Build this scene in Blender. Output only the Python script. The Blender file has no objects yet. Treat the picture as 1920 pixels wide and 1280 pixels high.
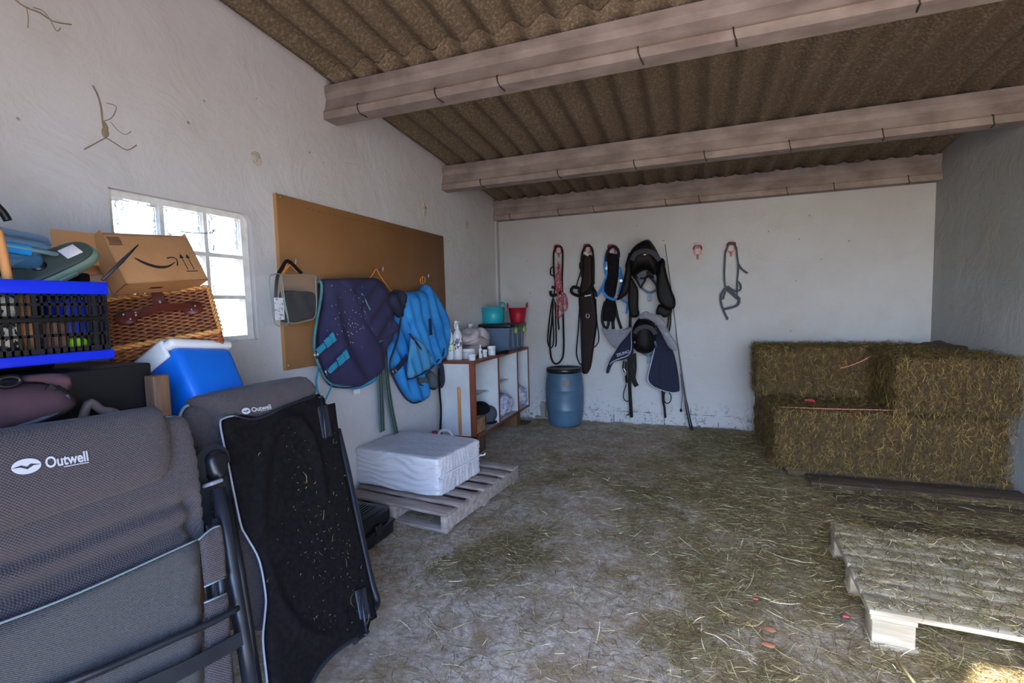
import bpy, bmesh, math, random
import numpy as np
from mathutils import Vector, Matrix, noise
from mathutils.geometry import delaunay_2d_cdt
random.seed(7); rng = np.random.default_rng(7)
sc = bpy.context.scene
COL = sc.collection
PI = math.pi

# ------------------------------------------------------------------ camera
F_PX, YAW, PITCH, ROLL = 917.5, -0.3584, 0.0723, -0.0256
CAM = Vector((2.1165, 0.0, 1.2784))
_fw = Vector((math.sin(YAW), math.cos(YAW), 0)); _rt = Vector((math.cos(YAW), -math.sin(YAW), 0)); _up = Vector((0, 0, 1))
_f2 = math.cos(PITCH)*_fw - math.sin(PITCH)*_up; _u2 = math.cos(PITCH)*_up + math.sin(PITCH)*_fw
_r3 = math.cos(ROLL)*_rt + math.sin(ROLL)*_u2; _u3 = math.cos(ROLL)*_u2 - math.sin(ROLL)*_rt
cd = bpy.data.cameras.new('camera'); cam = bpy.data.objects.new('camera', cd); COL.objects.link(cam)
cam.matrix_world = Matrix(((_r3.x, _u3.x, -_f2.x, CAM.x), (_r3.y, _u3.y, -_f2.y, CAM.y), (_r3.z, _u3.z, -_f2.z, CAM.z), (0, 0, 0, 1)))
cd.sensor_width = 36; cd.lens = F_PX/1920*36; cd.clip_start = 0.05
sc.camera = cam

# ------------------------------------------------------------------ world, sun, exposure
w = bpy.data.worlds.new('world'); sc.world = w; w.use_nodes = True
nt = w.node_tree; nt.nodes.clear()
sky = nt.nodes.new('ShaderNodeTexSky'); sky.sky_type = 'NISHITA'; sky.sun_disc = False
sky.sun_elevation = math.radians(38); sky.sun_rotation = math.radians(200); sky.air_density = 1.1; sky.dust_density = 1.2
bg = nt.nodes.new('ShaderNodeBackground'); bg.inputs[1].default_value = 0.8
wo = nt.nodes.new('ShaderNodeOutputWorld')
tint = nt.nodes.new('ShaderNodeMix'); tint.data_type = 'RGBA'; tint.blend_type = 'MULTIPLY'; tint.inputs[0].default_value = 1; tint.inputs[7].default_value = (.74, .91, 1.24, 1)
nt.links.new(sky.outputs[0], tint.inputs[6]); nt.links.new(tint.outputs[2], bg.inputs[0]); nt.links.new(bg.outputs[0], wo.inputs[0])
sd = bpy.data.lights.new('sun', 'SUN'); sd.energy = 17; sd.angle = 0.01; sd.color = (1.0, 0.92, 0.82)
sun = bpy.data.objects.new('sun', sd); COL.objects.link(sun)
sun.rotation_euler = Vector((0.61, 1.0, -0.88)).to_track_quat('-Z', 'Y').to_euler()
sun.location = (-2, -6, 6)
sc.view_settings.view_transform = 'Standard'; sc.view_settings.look = 'None'
sc.view_settings.gamma = 1.0; sc.view_settings.use_curve_mapping = False
sc.view_settings.exposure = 1.34

YB, XR = 5.2546, 4.0412

def at(px, py, ax, val):
    d = _r3*((px-960)/F_PX) - _u3*((py-640)/F_PX) + _f2
    t = (val - CAM[ax])/d[ax]
    return CAM + d*t
def depth(P): return (Vector(P)-CAM).dot(_f2)
def lean(px, py, xt, k):                       # point of the photo on the leaning plane X = xt + (1-Z)*k
    d = _r3*((px-960)/F_PX) - _u3*((py-640)/F_PX) + _f2
    t = (xt + k - CAM.x - k*CAM.z)/(d.x + k*d.z)
    return CAM + d*t

# ------------------------------------------------------------------ materials
MATS = {}
def srgb(c):
    if isinstance(c, str):
        c = [int(c[i:i+2], 16)/255 for i in (0, 2, 4)]
        c = [x/12.92 if x <= .04045 else ((x+.055)/1.055)**2.4 for x in c]
    return (*c[:3], 1)
class NT:
    def __init__(s, m): s.n = m.node_tree.nodes; s.l = m.node_tree.links
    def new(s, t, **k):
        o = s.n.new(t)
        for a, b in k.items(): setattr(o, a, b)
        return o
    def link(s, a, b): s.l.new(a, b)
    def coord(s, scale=(1, 1, 1), rot=(0, 0, 0)):
        t = s.new('ShaderNodeTexCoord'); m = s.new('ShaderNodeMapping'); m.inputs['Scale'].default_value = scale; m.inputs['Rotation'].default_value = rot
        s.link(t.outputs['Object'], m.inputs[0]); return m.outputs[0]
    def noise(s, vec, scale, detail=4, rough=.55, dist=0):
        n = s.new('ShaderNodeTexNoise'); n.inputs['Scale'].default_value = scale; n.inputs['Detail'].default_value = detail
        n.inputs['Roughness'].default_value = rough; n.inputs['Distortion'].default_value = dist
        s.link(vec, n.inputs['Vector']); return n.outputs['Fac']
    def ramp(s, fac, stops):
        r = s.new('ShaderNodeValToRGB'); e = r.color_ramp.elements
        while len(e) < len(stops): e.new(.5)
        for el, (p, c) in zip(e, stops):
            el.position = p; el.color = srgb(c) if not isinstance(c, float) else (c, c, c, 1)
        s.link(fac, r.inputs[0]); return r.outputs[0]
    def mix(s, fac, a, b, mode='MIX'):
        m = s.new('ShaderNodeMix', data_type='RGBA', blend_type=mode)
        for v, i in ((fac, 0), (a, 6), (b, 7)):
            if hasattr(v, 'is_linked') or isinstance(v, bpy.types.NodeSocket): s.link(v, m.inputs[i])
            else: m.inputs[i].default_value = v if i == 0 else srgb(v)
        return m.outputs[2]
    def math(s, op, a, b=0.0):
        m = s.new('ShaderNodeMath', operation=op)
        for v, i in ((a, 0), (b, 1)):
            if isinstance(v, bpy.types.NodeSocket): s.link(v, m.inputs[i])
            else: m.inputs[i].default_value = v
        return m.outputs[0]
    def bump(s, h, strength=.3, dist=.01, prev=None):
        b = s.new('ShaderNodeBump'); b.inputs['Strength'].default_value = strength; b.inputs['Distance'].default_value = dist
        s.link(h, b.inputs['Height'])
        if prev: s.link(prev, b.inputs['Normal'])
        return b.outputs[0]
def newmat(name):
    m = bpy.data.materials.new(name); m.use_nodes = True
    n = NT(m); b = m.node_tree.nodes['Principled BSDF']; MATS[name] = m
    return m, n, b
def mat(name, c1, c2=None, rough=.6, scale=8, bump=0.0, bscale=60, bdist=.004, metal=0, stretch=(1, 1, 1), lo=.35, hi=.65, sheen=0, spec=.5, trans=0, alpha=1, weave=0):
    if name in MATS: return MATS[name]
    m, n, b = newmat(name)
    v = n.coord(stretch)
    if c2: n.link(n.ramp(n.noise(v, scale), [(lo, c1), (hi, c2)]), b.inputs['Base Color'])
    else: b.inputs['Base Color'].default_value = srgb(c1)
    b.inputs['Roughness'].default_value = rough; b.inputs['Metallic'].default_value = metal
    b.inputs['Specular IOR Level'].default_value = spec
    if sheen: b.inputs['Sheen Weight'].default_value = sheen
    if trans: b.inputs['Transmission Weight'].default_value = trans
    if alpha < 1: b.inputs['Alpha'].default_value = alpha
    if bump: n.link(n.bump(n.noise(v, bscale, 5), bump, bdist), b.inputs['Normal'])
    if weave:
        tc = n.coord((1, 1, 1))
        s = n.new('ShaderNodeSeparateXYZ'); n.link(tc, s.inputs[0])
        a = n.math('SINE', n.math('MULTIPLY', s.outputs[1], weave)); c = n.math('SINE', n.math('MULTIPLY', s.outputs[2], weave))
        h = n.math('MULTIPLY', a, c)
        n.link(n.mix(n.math('MULTIPLY', n.math('ADD', h, 1.0), .5), c1, c2 or c1), b.inputs['Base Color'])
        n.link(n.bump(h, .6, .002), b.inputs['Normal'])
    return m

def wall_mat(name, base, warm, speck=True, lowline=False):
    m, n, b = newmat(name); v = n.coord()
    big = n.noise(v, .9, 5); fine = n.noise(v, 5, 8, .65)
    c = n.ramp(big, [(.3, base), (.7, warm)])
    c = n.mix(n.ramp(fine, [(.35, .10), (.5, 0.0)]), c, '8a8478')
    if speck:
        vo = n.new('ShaderNodeTexVoronoi'); vo.inputs['Scale'].default_value = 7; n.link(v, vo.inputs['Vector'])
        c = n.mix(n.ramp(vo.outputs['Distance'], [(.035, .75), (.06, 0.0)]), c, '6b6357')
    s = n.new('ShaderNodeSeparateXYZ'); n.link(v, s.inputs[0])
    if lowline:                                    # flaking paint over blockwork along the foot of the wall
        f = n.noise(v, 26, 6, .75)
        band = n.ramp(s.outputs[2], [(.02, 1.0), (.3, 0.0)])
        pits = n.math('MULTIPLY', n.ramp(f, [(.39, 1.0), (.46, 0.0)]), band)
        c = n.mix(pits, c, '5d5a56')
        br = n.new('ShaderNodeTexBrick'); br.inputs['Scale'].default_value = 1.0; br.inputs['Brick Width'].default_value = .52; br.inputs['Row Height'].default_value = .125
        br.inputs['Mortar Size'].default_value = .004; br.inputs['Color1'].default_value = br.inputs['Color2'].default_value = (0, 0, 0, 1); br.inputs['Mortar'].default_value = (1, 1, 1, 1)
        cv = n.new('ShaderNodeCombineXYZ'); n.link(s.outputs[0], cv.inputs[0]); n.link(s.outputs[2], cv.inputs[1]); n.link(cv.outputs[0], br.inputs['Vector'])
        ln = n.math('MULTIPLY', n.math('MULTIPLY', br.outputs['Color'], n.ramp(s.outputs[2], [(.16, 1.0), (.2, 0.0)])), n.ramp(n.noise(v, 7, 3), [(.45, 0.0), (.55, 1.0)]))
        c = n.mix(ln, c, '4f4b47')
    # brown damp stains just under the roof
    st = n.math('MULTIPLY', n.ramp(s.outputs[2], [(.0, 0.0), (1.0, 1.0)]), n.ramp(n.noise(v, 1.7, 5, .6), [(.56, 0.0), (.75, .28)]))
    c = n.mix(st, c, 'a08a68')
    n.link(c, b.inputs['Base Color']); b.inputs['Roughness'].default_value = .75; b.inputs['Specular IOR Level'].default_value = .25
    bp = n.bump(n.noise(v, 3.2, 6, .6, .6), .55, .03)
    n.link(n.bump(n.noise(v, 55, 4), .25, .004, bp), b.inputs['Normal'])
    return m
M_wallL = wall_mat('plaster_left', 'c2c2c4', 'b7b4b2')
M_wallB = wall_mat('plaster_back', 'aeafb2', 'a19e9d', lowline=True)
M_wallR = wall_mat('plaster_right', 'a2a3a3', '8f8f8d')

def roof_mat():
    m, n, b = newmat('fibre_cement'); v = n.coord()
    c = n.ramp(n.noise(v, 60, 8, .8), [(.3, '3d3328'), (.5, '635644'), (.72, 'a6977f')])
    c = n.mix(n.ramp(n.noise(v, 2.2, 5), [(.35, 0.0), (.7, .5)]), c, '574836')
    n.link(c, b.inputs['Base Color']); b.inputs['Roughness'].default_value = .95
    n.link(n.bump(n.noise(v, 160, 4), .4, .003), b.inputs['Normal']); return m
M_roof = roof_mat()
M_beam = mat('beam_concrete', '786c66', '948882', rough=.9, scale=5, bump=.3, bscale=70, stretch=(1, 1.6, 1.6))
M_wire = mat('dark_wire', '2a2522', rough=.7)

def floor_mat():
    m, n, b = newmat('dusty_concrete'); v = n.coord()
    base = n.ramp(n.noise(v, 2.5, 8, .65), [(.3, 'b2a08f'), (.5, 'd3c3b3'), (.72, 'e6dbcf')])
    base = n.mix(n.ramp(n.noise(v, 28, 8, .8), [(.40, .75), (.62, 0.0)]), base, '7c6a52'); base = n.mix(n.ramp(n.noise(v, 4.2, 8, .75, .4), [(.46, 0.0), (.62, .8)]), base, '94795a')
    at_ = n.new('ShaderNodeAttribute', attribute_name='chaff')
    k = n.math('ADD', at_.outputs['Fac'], n.math('MULTIPLY', n.math('SUBTRACT', n.noise(v, 13, 9, .85), .5), 2.6))
    k2 = n.ramp(k, [(.5, 0.0), (1.0, .85)])
    ch = n.ramp(n.noise(v, 130, 4, .8), [(.3, '48371f'), (.5, '76623e'), (.72, 'a5906a')])
    n.link(n.mix(k2, base, ch), b.inputs['Base Color']); b.inputs['Roughness'].default_value = .95
    n.link(n.bump(n.noise(v, 70, 6, .7), .6, .01), b.inputs['Normal']); return m
M_floor = floor_mat()

def hay_mat(name, stops):
    m, n, b = newmat(name)
    g = n.new('ShaderNodeNewGeometry'); n.link(n.ramp(g.outputs['Random Per Island'], stops), b.inputs['Base Color'])
    b.inputs['Roughness'].default_value = .7; b.inputs['Specular IOR Level'].default_value = .3; return m
M_hay = hay_mat('hay_stalk', [(0, '33261a'), (.22, '544228'), (.42, '6a6038'), (.58, '85703f'), (.74, '62704c'), (.84, 'a38c58'), (.93, 'd0bc86'), (1, 'f2e6c4')])
M_haybale = hay_mat('bale_stalk', [(0, '2a1e10'), (.3, '47351a'), (.55, '634c26'), (.75, '59562f'), (.9, '856932'), (1, 'b39556')])
def bale_mat():
    m, n, b = newmat('bale_body'); v = n.coord((1, 1, .45))
    c = n.ramp(n.noise(v, 55, 8, .85), [(.3, '22170c'), (.5, '4e3a1e'), (.7, '775c30')])
    c = n.mix(n.ramp(n.noise(n.coord((9, 9, .6)), 2.0, 3), [(.4, .6), (.55, 0.0)]), c, '3a2f18')  # darker upright streaks paint the shade of crevices between flakes
    n.link(c, b.inputs['Base Color']); b.inputs['Roughness'].default_value = 1
    n.link(n.bump(n.noise(v, 60, 6, .8), 1, .02), b.inputs['Normal']); return m
M_bale = bale_mat()

# ------------------------------------------------------------------ mesh helpers
class MB:
    """collects geometry; build() links it as ONE mesh object"""
    def __init__(s): s.v = []; s.f = []; s.sm = []; s.mi = []
    def add(s, v, f, smooth=False, M=None, mi=0):
        o = len(s.v)
        s.v += [tuple(M @ Vector(p)) if M else tuple(p) for p in v]
        s.f += [tuple(i+o for i in q) for q in f]; s.sm += [smooth]*len(f); s.mi += [mi]*len(f); return s
    def box(s, lo, hi, M=None, bev=0, seg=2, mi=0):
        if not bev:
            v = [(x, y, z) for x in (lo[0], hi[0]) for y in (lo[1], hi[1]) for z in (lo[2], hi[2])]
            return s.add(v, [(0, 1, 3, 2), (4, 6, 7, 5), (0, 4, 5, 1), (2, 3, 7, 6), (0, 2, 6, 4), (1, 5, 7, 3)], False, M, mi)
        bm = bmesh.new(); bmesh.ops.create_cube(bm, size=1)
        for q in bm.verts: q.co = Vector([lo[i] + (q.co[i]+.5)*(hi[i]-lo[i]) for i in range(3)])
        bmesh.ops.bevel(bm, geom=bm.edges[:], offset=bev, segments=seg, profile=.5, affect='EDGES')
        bm.verts.index_update(); s.add([q.co[:] for q in bm.verts], [[q.index for q in f.verts] for f in bm.faces], True, M, mi); bm.free(); return s
    def tube(s, pts, r, n=8, M=None, closed=False, mi=0, flat=1.0, nrm=None):
        P = [Vector(p) for p in pts]; N = len(P); R = r if hasattr(r, '__len__') else [r]*N
        v = []; prev = None
        for i in range(N):
            a = P[i-1] if (i or closed) else P[i]; b = P[(i+1) % N] if (i < N-1 or closed) else P[i]
            t = (b-a).normalized() if (b-a).length > 1e-9 else Vector((0, 0, 1))
            if nrm is not None: x = t.cross(Vector(nrm)).normalized()
            elif prev is None: x = t.orthogonal().normalized()
            else: x = (prev - t*prev.dot(t)); x = x.normalized() if x.length > 1e-6 else t.orthogonal().normalized()
            prev = x; y = t.cross(x)
            for k in range(n):
                q = 2*PI*k/n + (PI/n if n == 4 else 0); v.append(P[i] + x*math.cos(q)*R[i] + y*math.sin(q)*R[i]*flat)
        f = []
        for i in range(N if closed else N-1):
            j = (i+1) % N
            for k in range(n): f.append((i*n+k, i*n+(k+1) % n, j*n+(k+1) % n, j*n+k))
        if not closed: f += [tuple(range(n))[::-1], tuple((N-1)*n+k for k in range(n))]
        return s.add(v, f, n > 4, M, mi)
    def strap(s, pts, wd, th, nrm, M=None, mi=0):
        """flat ribbon: width lies across the run, thickness along nrm"""
        P = [Vector(p) for p in pts]; v = []; nn = Vector(nrm).normalized(); W = wd if hasattr(wd, '__len__') else [wd]*len(P)
        for i, p in enumerate(P):
            t = (P[min(i+1, len(P)-1)] - P[max(i-1, 0)]).normalized(); x = t.cross(nn)
            x = x.normalized() if x.length > 1e-5 else nn.orthogonal()
            for a, b in ((-1, -1), (1, -1), (1, 1), (-1, 1)): v.append(p + x*a*W[i]/2 + nn*b*th/2)
        f = [(4*i+k, 4*i+(k+1) % 4, 4*i+4+(k+1) % 4, 4*i+4+k) for i in range(len(P)-1) for k in range(4)]
        f += [(3, 2, 1, 0), tuple(4*(len(P)-1)+k for k in range(4))]
        return s.add(v, f, False, M, mi)
    def lathe(s, prof, c=(0, 0, 0), n=28, M=None, mi=0, sx=1, sy=1):
        v = [(c[0]+r*math.cos(2*PI*k/n)*sx, c[1]+r*math.sin(2*PI*k/n)*sy, c[2]+z) for r, z in prof for k in range(n)]
        f = [(i*n+k, i*n+(k+1) % n, (i+1)*n+(k+1) % n, (i+1)*n+k) for i in range(len(prof)-1) for k in range(n)]
        if prof[0][0] > 1e-6: f.append(tuple(range(n))[::-1])
        if prof[-1][0] > 1e-6: f.append(tuple((len(prof)-1)*n+k for k in range(n)))
        return s.add(v, f, True, M, mi)
    def blob(s, c, h, n=10, e=4.0, amp=.0, fs=6, seed=0, M=None, ripple=None, mi=0):
        """rounded, slightly irregular block (superellipsoid grid), half sizes h"""
        v = []; f = []; off = Vector((seed*3.1, seed*1.7, seed*.9))
        for ax in range(3):
            for sg in (-1, 1):
                o = len(v)
                for i in range(n+1):
                    for j in range(n+1):
                        p = [0, 0, 0]; p[ax] = sg; p[(ax+1) % 3] = (2*i/n-1); p[(ax+2) % 3] = (2*j/n-1)*sg
                        q = Vector(p); L = (abs(q.x)**e + abs(q.y)**e + abs(q.z)**e)**(1/e); q /= L
                        P = Vector((q.x*h[0], q.y*h[1], q.z*h[2]))
                        if amp: P += q.normalized()*amp*noise.noise(P*fs + off)
                        if ripple: P += q.normalized()*ripple(P)
                        v.append(P + Vector(c))
                for i in range(n):
                    for j in range(n):
                        a = o+i*(n+1)+j; f.append((a, a+n+1, a+n+2, a+1))
        return s.add(v, f, True, M, mi)
    def each(s, name, m, parent=None):
        """one object per connected piece, same name"""
        par = list(range(len(s.v)))
        def fd_(a):
            while par[a] != a: par[a] = par[par[a]]; a = par[a]
            return a
        for f in s.f:
            for q in f[1:]: par[fd_(q)] = fd_(f[0])
        grp = {}
        for i, f in enumerate(s.f): grp.setdefault(fd_(f[0]), []).append(i)
        out = []
        for g in grp.values():
            ids = sorted({q for i in g for q in s.f[i]}); mp = {a: b for b, a in enumerate(ids)}
            b = MB(); b.v = [s.v[i] for i in ids]; b.f = [tuple(mp[q] for q in s.f[i]) for i in g]; b.sm = [s.sm[i] for i in g]; b.mi = [s.mi[i] for i in g]
            out.append(b.build(name, m, parent))
        return out
    def build(s, name, m, parent=None, label=None, weld=0):
        me = bpy.data.meshes.new(name)
        org = parent_origin(parent)
        me.from_pydata([(a[0]-org[0], a[1]-org[1], a[2]-org[2]) for a in s.v], [], s.f)
        ms = m if isinstance(m, (list, tuple)) else [m]
        for k in ms: me.materials.append(k)
        me.polygons.foreach_set('use_smooth', s.sm); me.polygons.foreach_set('material_index', s.mi)
        if weld:
            bm = bmesh.new(); bm.from_mesh(me); bmesh.ops.remove_doubles(bm, verts=bm.verts, dist=weld); bmesh.ops.recalc_face_normals(bm, faces=bm.faces); bm.to_mesh(me); bm.free()
        me.update()
        o = bpy.data.objects.new(name, me); COL.objects.link(o)
        if parent: o.parent = parent
        if label: o['label'] = label
        return o
def parent_origin(p):
    o = Vector((0, 0, 0))
    while p: o = o + p.location; p = p.parent
    return o
def tag(o, label, cat, group=None, kind=None):
    if label: o['label'] = label
    if cat: o['category'] = cat
    if group: o['group'] = group
    if kind: o['kind'] = kind
    return o
def thing(name, label, cat, loc=(0, 0, 0), group=None):
    o = bpy.data.objects.new(name, None); COL.objects.link(o); o.location = loc; o.empty_display_size = .1
    return tag(o, label, cat, group)
def struct(o): o['kind'] = 'structure'; return o
def copy_tree(o, loc=None, parent=None):
    c = o.copy(); COL.objects.link(c)
    if parent: c.parent = parent
    if loc is not None: c.location = loc
    for ch in o.children: copy_tree(ch, None, c)
    return c

def spline(pts, per=6, closed=False):
    P = [Vector(p) for p in pts]; N = len(P); out = []
    for i in range(N if closed else N-1):
        if closed: a, b, c, d = P[i-1], P[i], P[(i+1) % N], P[(i+2) % N]
        else: a, b, c, d = P[max(i-1, 0)], P[i], P[i+1], P[min(i+2, N-1)]
        for k in range(per):
            t = k/per; out.append(.5*((2*b) + (c-a)*t + (2*a-5*b+4*c-d)*t*t + (3*b-a-3*c+d)*t**3))
    if not closed: out.append(P[-1])
    return out

def sheet(mb, pts, nrm, th=.02, puff=.02, rad=.05, step=.02, fold=None, creases=(), cdepth=.01, cw=.015, smooth=True, back=0.0, mi=0, per=4):
    """puffy cloth-like panel whose rim follows coplanar 3D points; nrm faces the room"""
    n = Vector(nrm).normalized(); P3 = [Vector(p) for p in pts]
    O = sum(P3, Vector())/len(P3)
    U = Vector((0, 0, 1)).cross(n); U = U.normalized() if U.length > 1e-3 else Vector((1, 0, 0)); V = n.cross(U)
    q = [Vector(((p-O).dot(U), (p-O).dot(V))) for p in P3]
    offs = sum(((p-O).dot(n) for p in P3))/len(P3)
    if smooth: q = [p.to_2d() for p in spline([p.to_3d() for p in q], per, True)]
    r = []
    for i in range(len(q)):
        a, b = q[i-1], q[i]; m = max(1, int((b-a).length/step))
        for k in range(1, m+1): r.append(a + (b-a)*k/m)
    A = np.array(r); Bn = np.roll(A, -1, 0)
    lo, hi = A.min(0), A.max(0)
    gx, gy = np.meshgrid(np.arange(lo[0]+step/2, hi[0], step), np.arange(lo[1]+step/2, hi[1], step*.87))
    gx = gx + (np.arange(gx.shape[0]) % 2)[:, None]*step/2
    G = np.stack([gx.ravel(), gy.ravel()], 1)
    def inside(G):
        c = np.zeros(len(G), bool)
        for a, b in zip(A, Bn):
            m = (a[1] > G[:, 1]) != (b[1] > G[:, 1]); dy = b[1]-a[1]
            if abs(dy) < 1e-12: continue
            c ^= m & (G[:, 0] < (b[0]-a[0])*(G[:, 1]-a[1])/dy + a[0])
        return c
    def dist(G, A, B):
        d = np.full(len(G), 1e9)
        for a, b in zip(A, B):
            e = b-a; t = np.clip(((G-a)@e)/max(e@e, 1e-12), 0, 1); d = np.minimum(d, np.linalg.norm(G-a-t[:, None]*e, axis=1))
        return d
    if len(G): G = G[inside(G)]
    if len(G): G = G[dist(G, A, Bn) > step*.45]
    pts2 = [Vector(p) for p in A] + [Vector(p) for p in G]
    nb = len(A)
    vo, _, fo, ov, _, _ = delaunay_2d_cdt(pts2, [(i, (i+1) % nb) for i in range(nb)], [], 1, 1e-6)
    X = np.array([p[:] for p in vo]); D = dist(X, A, Bn)
    h = th + puff*np.sqrt(np.clip(1-(1-np.clip(D/rad, 0, 1))**2, 0, 1))
    if len(creases):
        for cl in creases:
            cc = np.array([[(Vector(p)-O).dot(U), (Vector(p)-O).dot(V)] for p in cl])
            dd = dist(X, cc[:-1], cc[1:]); h = h - cdepth*np.exp(-(dd/cw)**2)
    if fold:
        em = np.clip(D/rad, 0, 1)
        for i, p in enumerate(X):
            W = O + U*p[0] + V*p[1]; h[i] += fold(W)*(.35+.65*em[i])
    fr = [O + U*p[0] + V*p[1] + n*(offs+hh) for p, hh in zip(X, h)]
    bk = [O + U*p[0] + V*p[1] + n*(offs+back) for p in X]
    nv = len(X); F = []
    cnt = {}
    for f in fo:
        a, b, c = f[:3]
        if (X[b]-X[a])[0]*(X[c]-X[a])[1] - (X[b]-X[a])[1]*(X[c]-X[a])[0] < 0: f = (a, c, b)
        else: f = (a, b, c)
        F.append(f); F.append((f[0]+nv, f[2]+nv, f[1]+nv))
        for e in ((f[0], f[1]), (f[1], f[2]), (f[2], f[0])): cnt[e] = 1
    for (a, b) in cnt:
        if (b, a) not in cnt: F.append((b, a, a+nv, b+nv))
    mb.add(fr+bk, F, True, None, mi)
    return mb

def stalks(name, pos, direc, nrm, L, W, m, parent=None, curl=.15, lift=0.0):
    """many thin bent stalks as one mesh; all arrays numpy"""
    N = len(pos); d = direc/np.linalg.norm(direc, axis=1, keepdims=True)
    s = np.cross(nrm, d); s /= (np.linalg.norm(s, axis=1, keepdims=True)+1e-9)
    cu = rng.normal(0, curl, N)[:, None]; li = np.abs(rng.normal(0, lift, N))[:, None]
    V = []
    for t in (-.5, -.17, .17, .5):
        c = pos + d*(L[:, None]*t) + s*(L[:, None]*cu*(4*t*t)) + nrm*(L[:, None]*li*(t+.5))
        wv = W[:, None]*(.5 if abs(t) == .5 else 1)
        V += [c - s*wv/2, c + s*wv/2]
    V = np.stack(V, 1).reshape(-1, 3)
    b = (np.arange(N)*8)[:, None, None]
    q = np.array([[0, 1, 3, 2], [2, 3, 5, 4], [4, 5, 7, 6]])[None]
    Fq = (b+q).reshape(-1, 4)
    V = V - np.array(parent_origin(parent)[:])
    me = bpy.data.meshes.new(name); me.vertices.add(len(V)); me.vertices.foreach_set('co', V.ravel().astype(np.float32))
    me.loops.add(Fq.size); me.loops.foreach_set('vertex_index', Fq.ravel().astype(np.int32))
    me.polygons.add(len(Fq)); me.polygons.foreach_set('loop_start', (np.arange(len(Fq))*4).astype(np.int32)); me.polygons.foreach_set('loop_total', np.full(len(Fq), 4, np.int32))
    me.materials.append(m); me.update(calc_edges=True); me.validate()
    o = bpy.data.objects.new(name, me); COL.objects.link(o)
    if parent: o.parent = parent
    o['kind'] = 'stuff'; return o

def text(name, body, origin, xdir, ydir, height, m, parent, th=.001, bold=0.0, label=None, lift=.002):
    cu = bpy.data.curves.new(name, 'FONT'); cu.body = body; cu.size = 1; cu.offset = bold; cu.extrude = 0.0
    to = bpy.data.objects.new(name+'_tmp', cu); COL.objects.link(to)
    dg = bpy.context.evaluated_depsgraph_get(); me = bpy.data.meshes.new_from_object(to.evaluated_get(dg))
    bpy.data.objects.remove(to)
    X = Vector(xdir).normalized(); Y = Vector(ydir).normalized(); Z = X.cross(Y)
    O = Vector(origin) + Z*lift; k = height/.7
    mb = MB(); vs = [O + X*(v.co.x*k) + Y*(v.co.y*k) for v in me.vertices]
    mb.add(vs, [tuple(p.vertices) for p in me.polygons])
    return mb.build(name, m, parent, label)

# ------------------------------------------------------------------ room shell
T = .22
mb = MB()
wy0, wy1, wz0, wz1 = 1.262, 1.91, 1.14, 1.775
for a, b, c, d in ((-.6, wy0, -.05, 3.1), (wy1, YB+T, -.05, 3.1), (wy0, wy1, -.05, wz0), (wy0, wy1, wz1, 3.1)):
    mb.box((-T, a, c), (0, b, d))
struct(mb.build('wall_left', M_wallL))
struct(MB().box((-T, YB, -.05), (XR+T, YB+T, 3.1)).build('wall_back', M_wallB))
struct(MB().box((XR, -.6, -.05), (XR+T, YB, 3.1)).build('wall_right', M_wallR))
mb = MB(); ox0, ox1, oz = 1.34, 3.85, 2.44
mb.box((-T, -.72, -.05), (ox0, -.5, 3.1)); mb.box((ox1, -.72, -.05), (XR+T, -.5, 3.1)); mb.box((ox0, -.72, oz), (ox1, -.5, 3.1))
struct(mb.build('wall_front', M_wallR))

def chaff_d(x, y):
    """how much hay lies at a floor point, 0..1"""
    nz = noise.noise(Vector((x*1.3, y*1.3, 3.0)))*.55 + noise.noise(Vector((x*3.7, y*3.7, 9.0)))*.35 + noise.noise(Vector((x*9, y*9, 1.0)))*.2
    d = .44 + .34*(x-1.6) + .15*(y-2.4)
    if y > 4.0: d -= (y-4.0)*1.1*max(0, min(1, (1.9-x)/.7+.3))
    if y > 4.7: d -= (y-4.7)*.8
    if x < .9: d -= .25
    g = math.exp(-((x-1.15)**2/.25 + (y-2.75)**2/.5)); d += .28*g          # trail beside the pallet
    d += .3*math.exp(-((x-2.35)**2/.3 + (y-2.6)**2/1.2))
    d -= .3*math.exp(-((x-1.75)**2/.12 + (y-1.75)**2/.3)) + .22*math.exp(-((x-1.5)**2/.06 + (y-3.0)**2/.3)) + .3*math.exp(-((x-2.45)**2/.03 + (y-2.0)**2/.05))
    return max(0., min(1., d + nz*1.15))
nx, ny = 105, 150; x0, x1, y0, y1 = -.02, 4.06, -.5, 5.27
vs = []; ch = []
for j in range(ny+1):
    for i in range(nx+1):
        x = x0+(x1-x0)*i/nx; y = y0+(y1-y0)*j/ny; d = chaff_d(x, y)
        vs.append((x, y, -.006 + .005*noise.noise(Vector((x*3, y*3, 0))) )); ch.append(d)
fm = MB().add(vs, [(j*(nx+1)+i, j*(nx+1)+i+1, (j+1)*(nx+1)+i+1, (j+1)*(nx+1)+i) for j in range(ny) for i in range(nx)], True)
fl = struct(fm.build('floor', M_floor)); a = fl.data.attributes.new('chaff', 'FLOAT', 'POINT'); a.data.foreach_set('value', ch)
M_ground = mat('yard_ground', 'a18f82', 'b19f92', rough=.95, scale=3, bump=.4)
struct(MB().box((-14, -14, -.14), (16, 14, -.06)).build('ground', M_ground))

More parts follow.
